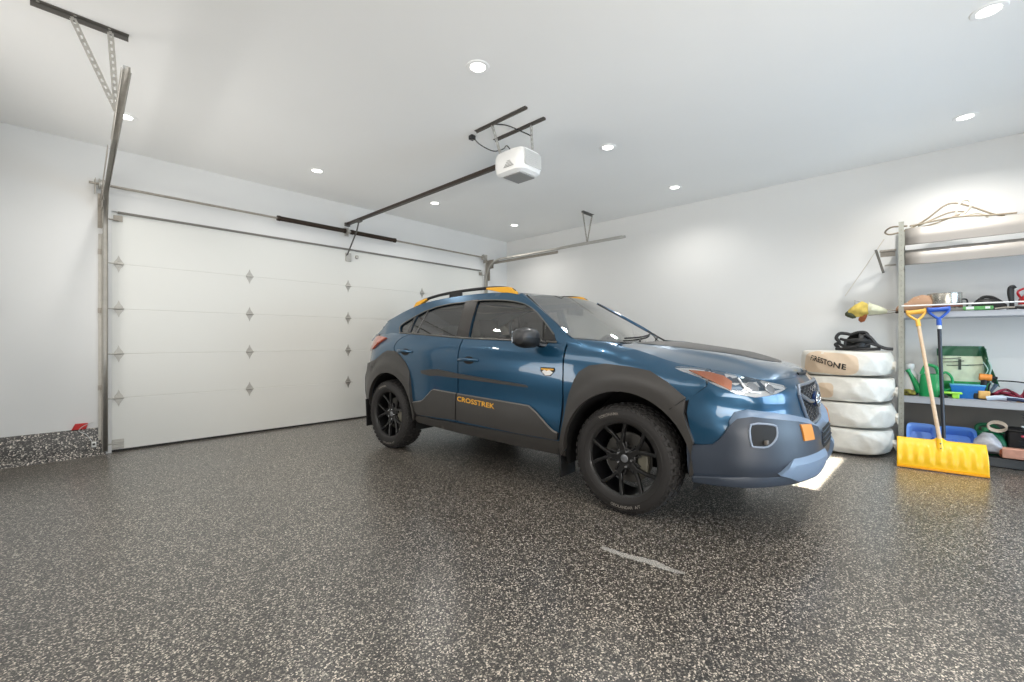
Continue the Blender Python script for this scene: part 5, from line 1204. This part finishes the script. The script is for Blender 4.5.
def dgrip(top, d, side, m, t, wd=.062):
    d = d.normalized(); side = side.normalized(); q = MB()
    q.tube([top-d*.05, top+d*.0, top+d*.02], [.019, .018, .015], 10)
    for e in (-1, 1): q.tube(spl([top+d*.01, top+d*.045+side*e*wd*.55, top+d*.085+side*e*wd*.98, top+d*.125+side*e*wd], 5), .011, 8)
    q.tube([top+d*.10-side*wd, top+d*.10+side*wd], .021, 12); q.build('d_grip', m, t, sharp=60)
dgrip(B_-Vector((0, 0, .0)), Vector((.0, 0, 1)) if 0 else (B_-A_), Vector((0, 1, -.1)), mat('grip_yellow', (232, 178, 74), .4), t)
t = thing('blue_shovel', 'black shafted shovel with blue grip standing behind the yellow snow pusher', 'shovel', (0, 0, 0))
A_ = Vector((5.555, -.152, .20)); B_ = Vector((5.690, -.122, 1.315))
q = MB(); q.tube([A_, B_], .0145, 12); q.build('shaft', mat('shaft_black', (44, 46, 52), .35, metal=.3), t)
q = MB(); q.tube([B_-(B_-A_).normalized()*.085, B_-(B_-A_).normalized()*.045], .0165, 12); q.build('collar', mat('collar_white', (220, 222, 226), .4), t)
dgrip(B_, B_-A_, Vector((0, 1, -.05)), mat('grip_blue', (36, 84, 176), .4), t, .068)
q = MB(); rows = []
for u in np.linspace(-1, 1, 17):
    rows.append([(5.535-.02*v+.02*abs(u)**2, -.155+u*.10*(1-.25*(v > .9)), .004+.24*v) for v in np.linspace(0, 1, 8)])
q.grid(rows); q.build('blade', mat('shovel_blue', (44, 84, 168), .4), t, solid=.005, sharp=50)

# ---- stack of bagged tyres
bagm = mat('tyre_bag_plastic', (212, 208, 198), .42, noise=.10, nscale=7, spec=.5, bump=.9, bscale=9)
bagt = mat('tyre_bag_tan', (206, 184, 158), .45, noise=.08, nscale=6, spec=.5)
labs = ['topmost bagged tyre of the stack, printed FIRESTONE and under the black headgear', 'second bagged tyre from the top of the stack beside the rack', 'third bagged tyre from the top of the stack beside the rack', 'lowest bagged tyre of the stack, resting on the floor beside the rack']
TB = []
for k_ in range(4):
    z0 = .012+(3-k_)*.2535; rnd = random.Random(40+k_)
    t = thing('tyre_bag', labs[k_], 'tyre bag', (5.745+rnd.uniform(-.012, .012), .575+rnd.uniform(-.01, .01), z0), 0, 'bagged tyres stacked by the rack')
    TB.append(t)
    ph = [rnd.uniform(0, 6.28) for _ in range(10)]
    h = .252
    q = MB(); rows = []; nA = 120
    def srf(a, v):
        # v: 0 bottom centre -> 1 top centre; side wall bulges like a tyre in a loose bag
        sx, sy = .385, .39
        if v < .22: r = v/.22*.86; z = .0+.004
        elif v > .78: r = (1-v)/.22*.86; z = h-.006
        else:
            tt = (v-.22)/.56; r = .86+.14*math.sin(PI*tt)**.72; z = .004+(h-.010)*(.5-.5*math.cos(PI*tt))
        ridge = lambda t: 1-2*abs(math.sin(t))**.6
        wr = .014*math.sin(5*a+ph[0]+4*v)+.016*ridge(3*a+ph[1]-6*v)+.010*ridge(8*a+ph[2]+9*v)+.012*ridge(2*a+11*v+ph[3])
        if v < .3 or v > .7: wr *= .6
        # gathered mouth of the bag toward the rack (-y)
        g = max(0, math.cos(a+PI/2+.35))**3
        ca, sa = math.copysign(abs(math.cos(a))**.82, math.cos(a)), math.copysign(abs(math.sin(a))**.82, math.sin(a))
        ry = sy*(r+wr)+.0*g*math.sin(PI*min(1, max(0, (v-.2)/.6)))*r; rx = sx*(r+wr)
        zz = z+(.0+.010*math.sin(5*a+ph[4]) if v > .3 and v < .7 else 0)
        zz = zz*(1-.08*g)+.08*g*h*.45
        return (rx*ca, ry*sa, zz)
    for v in np.linspace(0, 1, 40): rows.append([srf(a, v) for a in np.linspace(0, 2*PI, nA+1)])
    q.grid(rows); body = q.build('bag_skin', bagm, t, sharp=None)
    # twisted tail with tie
    q = MB(); tail = [(.10, -.50, .12), (.115, -.535, .115), (.13, -.565, .10)]
    q = crumple([((-.08, -.355, .115), .05, .06), ((-.085, -.385, .110), .024, .03), ((-.085, -.398, .105), .030, .045), ((-.085, -.405, .10), .034, .05)], amp=.3, seed=k_+20); q.build('bag_tail', bagm, t, sharp=None)
    if k_ < 3:   # brown tyre showing through near the mouth / print patch
        pass
    # translucent tan patch where the tyre's own wrapper shows through
    def on(a, v, e=.004):
        p = np.array(srf(a, v)); n_ = np.array((math.cos(a)/.385, math.sin(a)/.375, 0)); n_ /= np.linalg.norm(n_); return tuple(p+n_*e)
    if k_ in (0, 1):
        a0, a1, v0, v1 = (PI-.85, PI+.30, .30, .70) if k_ == 0 else (PI-.50, PI-.12, .36, .60)
        q = MB(); cA, cV, wA, wV = (a0+a1)/2, (v0+v1)/2, (a1-a0)/2, (v1-v0)/2
        rows = [[on(cA+wA*r*math.copysign(abs(math.cos(b))**.6, math.cos(b)), cV+wV*r*math.copysign(abs(math.sin(b))**.6, math.sin(b))) for b in np.linspace(0, 2*PI, 41)] for r in np.linspace(0.001, 1, 12)]
        q.grid(rows); o = q.build('tan_patch', bagt, t, sharp=None); o['label'] = 'tan area of the wrapper'
    if k_ == 0:
        V, F, wd = text2d('FIRESTONE', .055, .1, .0014)
        q = MB(); pts = []
        for x, y in V:
            a = PI-.60+.68*(x/wd); v = .53+y*2.1-.11*(x/wd); pts.append(on(a, v, .010))
        q.add(pts, F); q.build('lettering', mat('print_black', (34, 28, 26), .6), t, fix=False, sharp=None)
# black headgear lying on the stack
t = thing('headgear', 'black plastic headgear with open loops and strap on the stacked tyre bags', 'headgear', (5.72, .50, 1.022))
q = MB(); rows = []
for b in np.linspace(0, 1, 12):
    w_ = math.sqrt(max(.015, 1-(b*.95)**2))
    rows.append([(.11*math.cos(a)*w_, -.01+.115*math.sin(a)*w_-.02*b, .03+.145*b) for a in np.linspace(-PI*.95, PI*.45, 30)])
q.grid(rows); q.build('shell', matb, t, solid=.010, sharp=60)
q = MB(); q.tube(spl([(-.10, .02, .10), (-.115, -.03, .105), (-.10, -.09, .10), (-.04, -.13, .09)], 5), .022, 8); q.build('brow_bar', matb, t)
q = MB()
q.tube(spl([(-.06, .125, .030), (-.05, .155, .06), (-.04, .125, .085), (-.03, .150, .13), (-.02, .125, .175), (-.01, .07, .175), (0, .03, .165), (0, -.03, .185), (0, -.09, .180), (-.02, -.12, .12)], 6), .017, 8)
q.build('cage_loop', matb, t)
q = MB(); q.tube(spl([(-.07, .15, .018), (-.10, .04, .016), (-.09, -.12, .016), (-.04, -.2, .02)], 6), .016, 8); q.tube(spl([(-.08, .12, .07), (-.11, .06, .035), (-.115, 0, .04), (-.11, -.05, .07), (-.10, -.09, .13)], 6), .015, 8); q.tube(spl([(-.09, .11, .12), (-.11, .05, .105), (-.11, -.04, .11)], 6), .014, 8); q.tube([(-.105, .07, .04), (-.105, .065, .11)], .013, 8); q.build('face_guard', matb, t)
q = MB(); q.tube(spl([(-.05, -.09, .165), (-.05, -.13, .13), (-.05, -.18, .06), (-.04, -.24, .026), (-.03, -.30, .018)], 6), .016, 8); q.tube(spl([(-.08, -.06, .03), (-.07, -.12, .07), (-.06, -.16, .06), (-.04, -.22, .03)], 6), .012, 8); q.build('strap', mat('strap_dark', (48, 48, 50), .7), t)
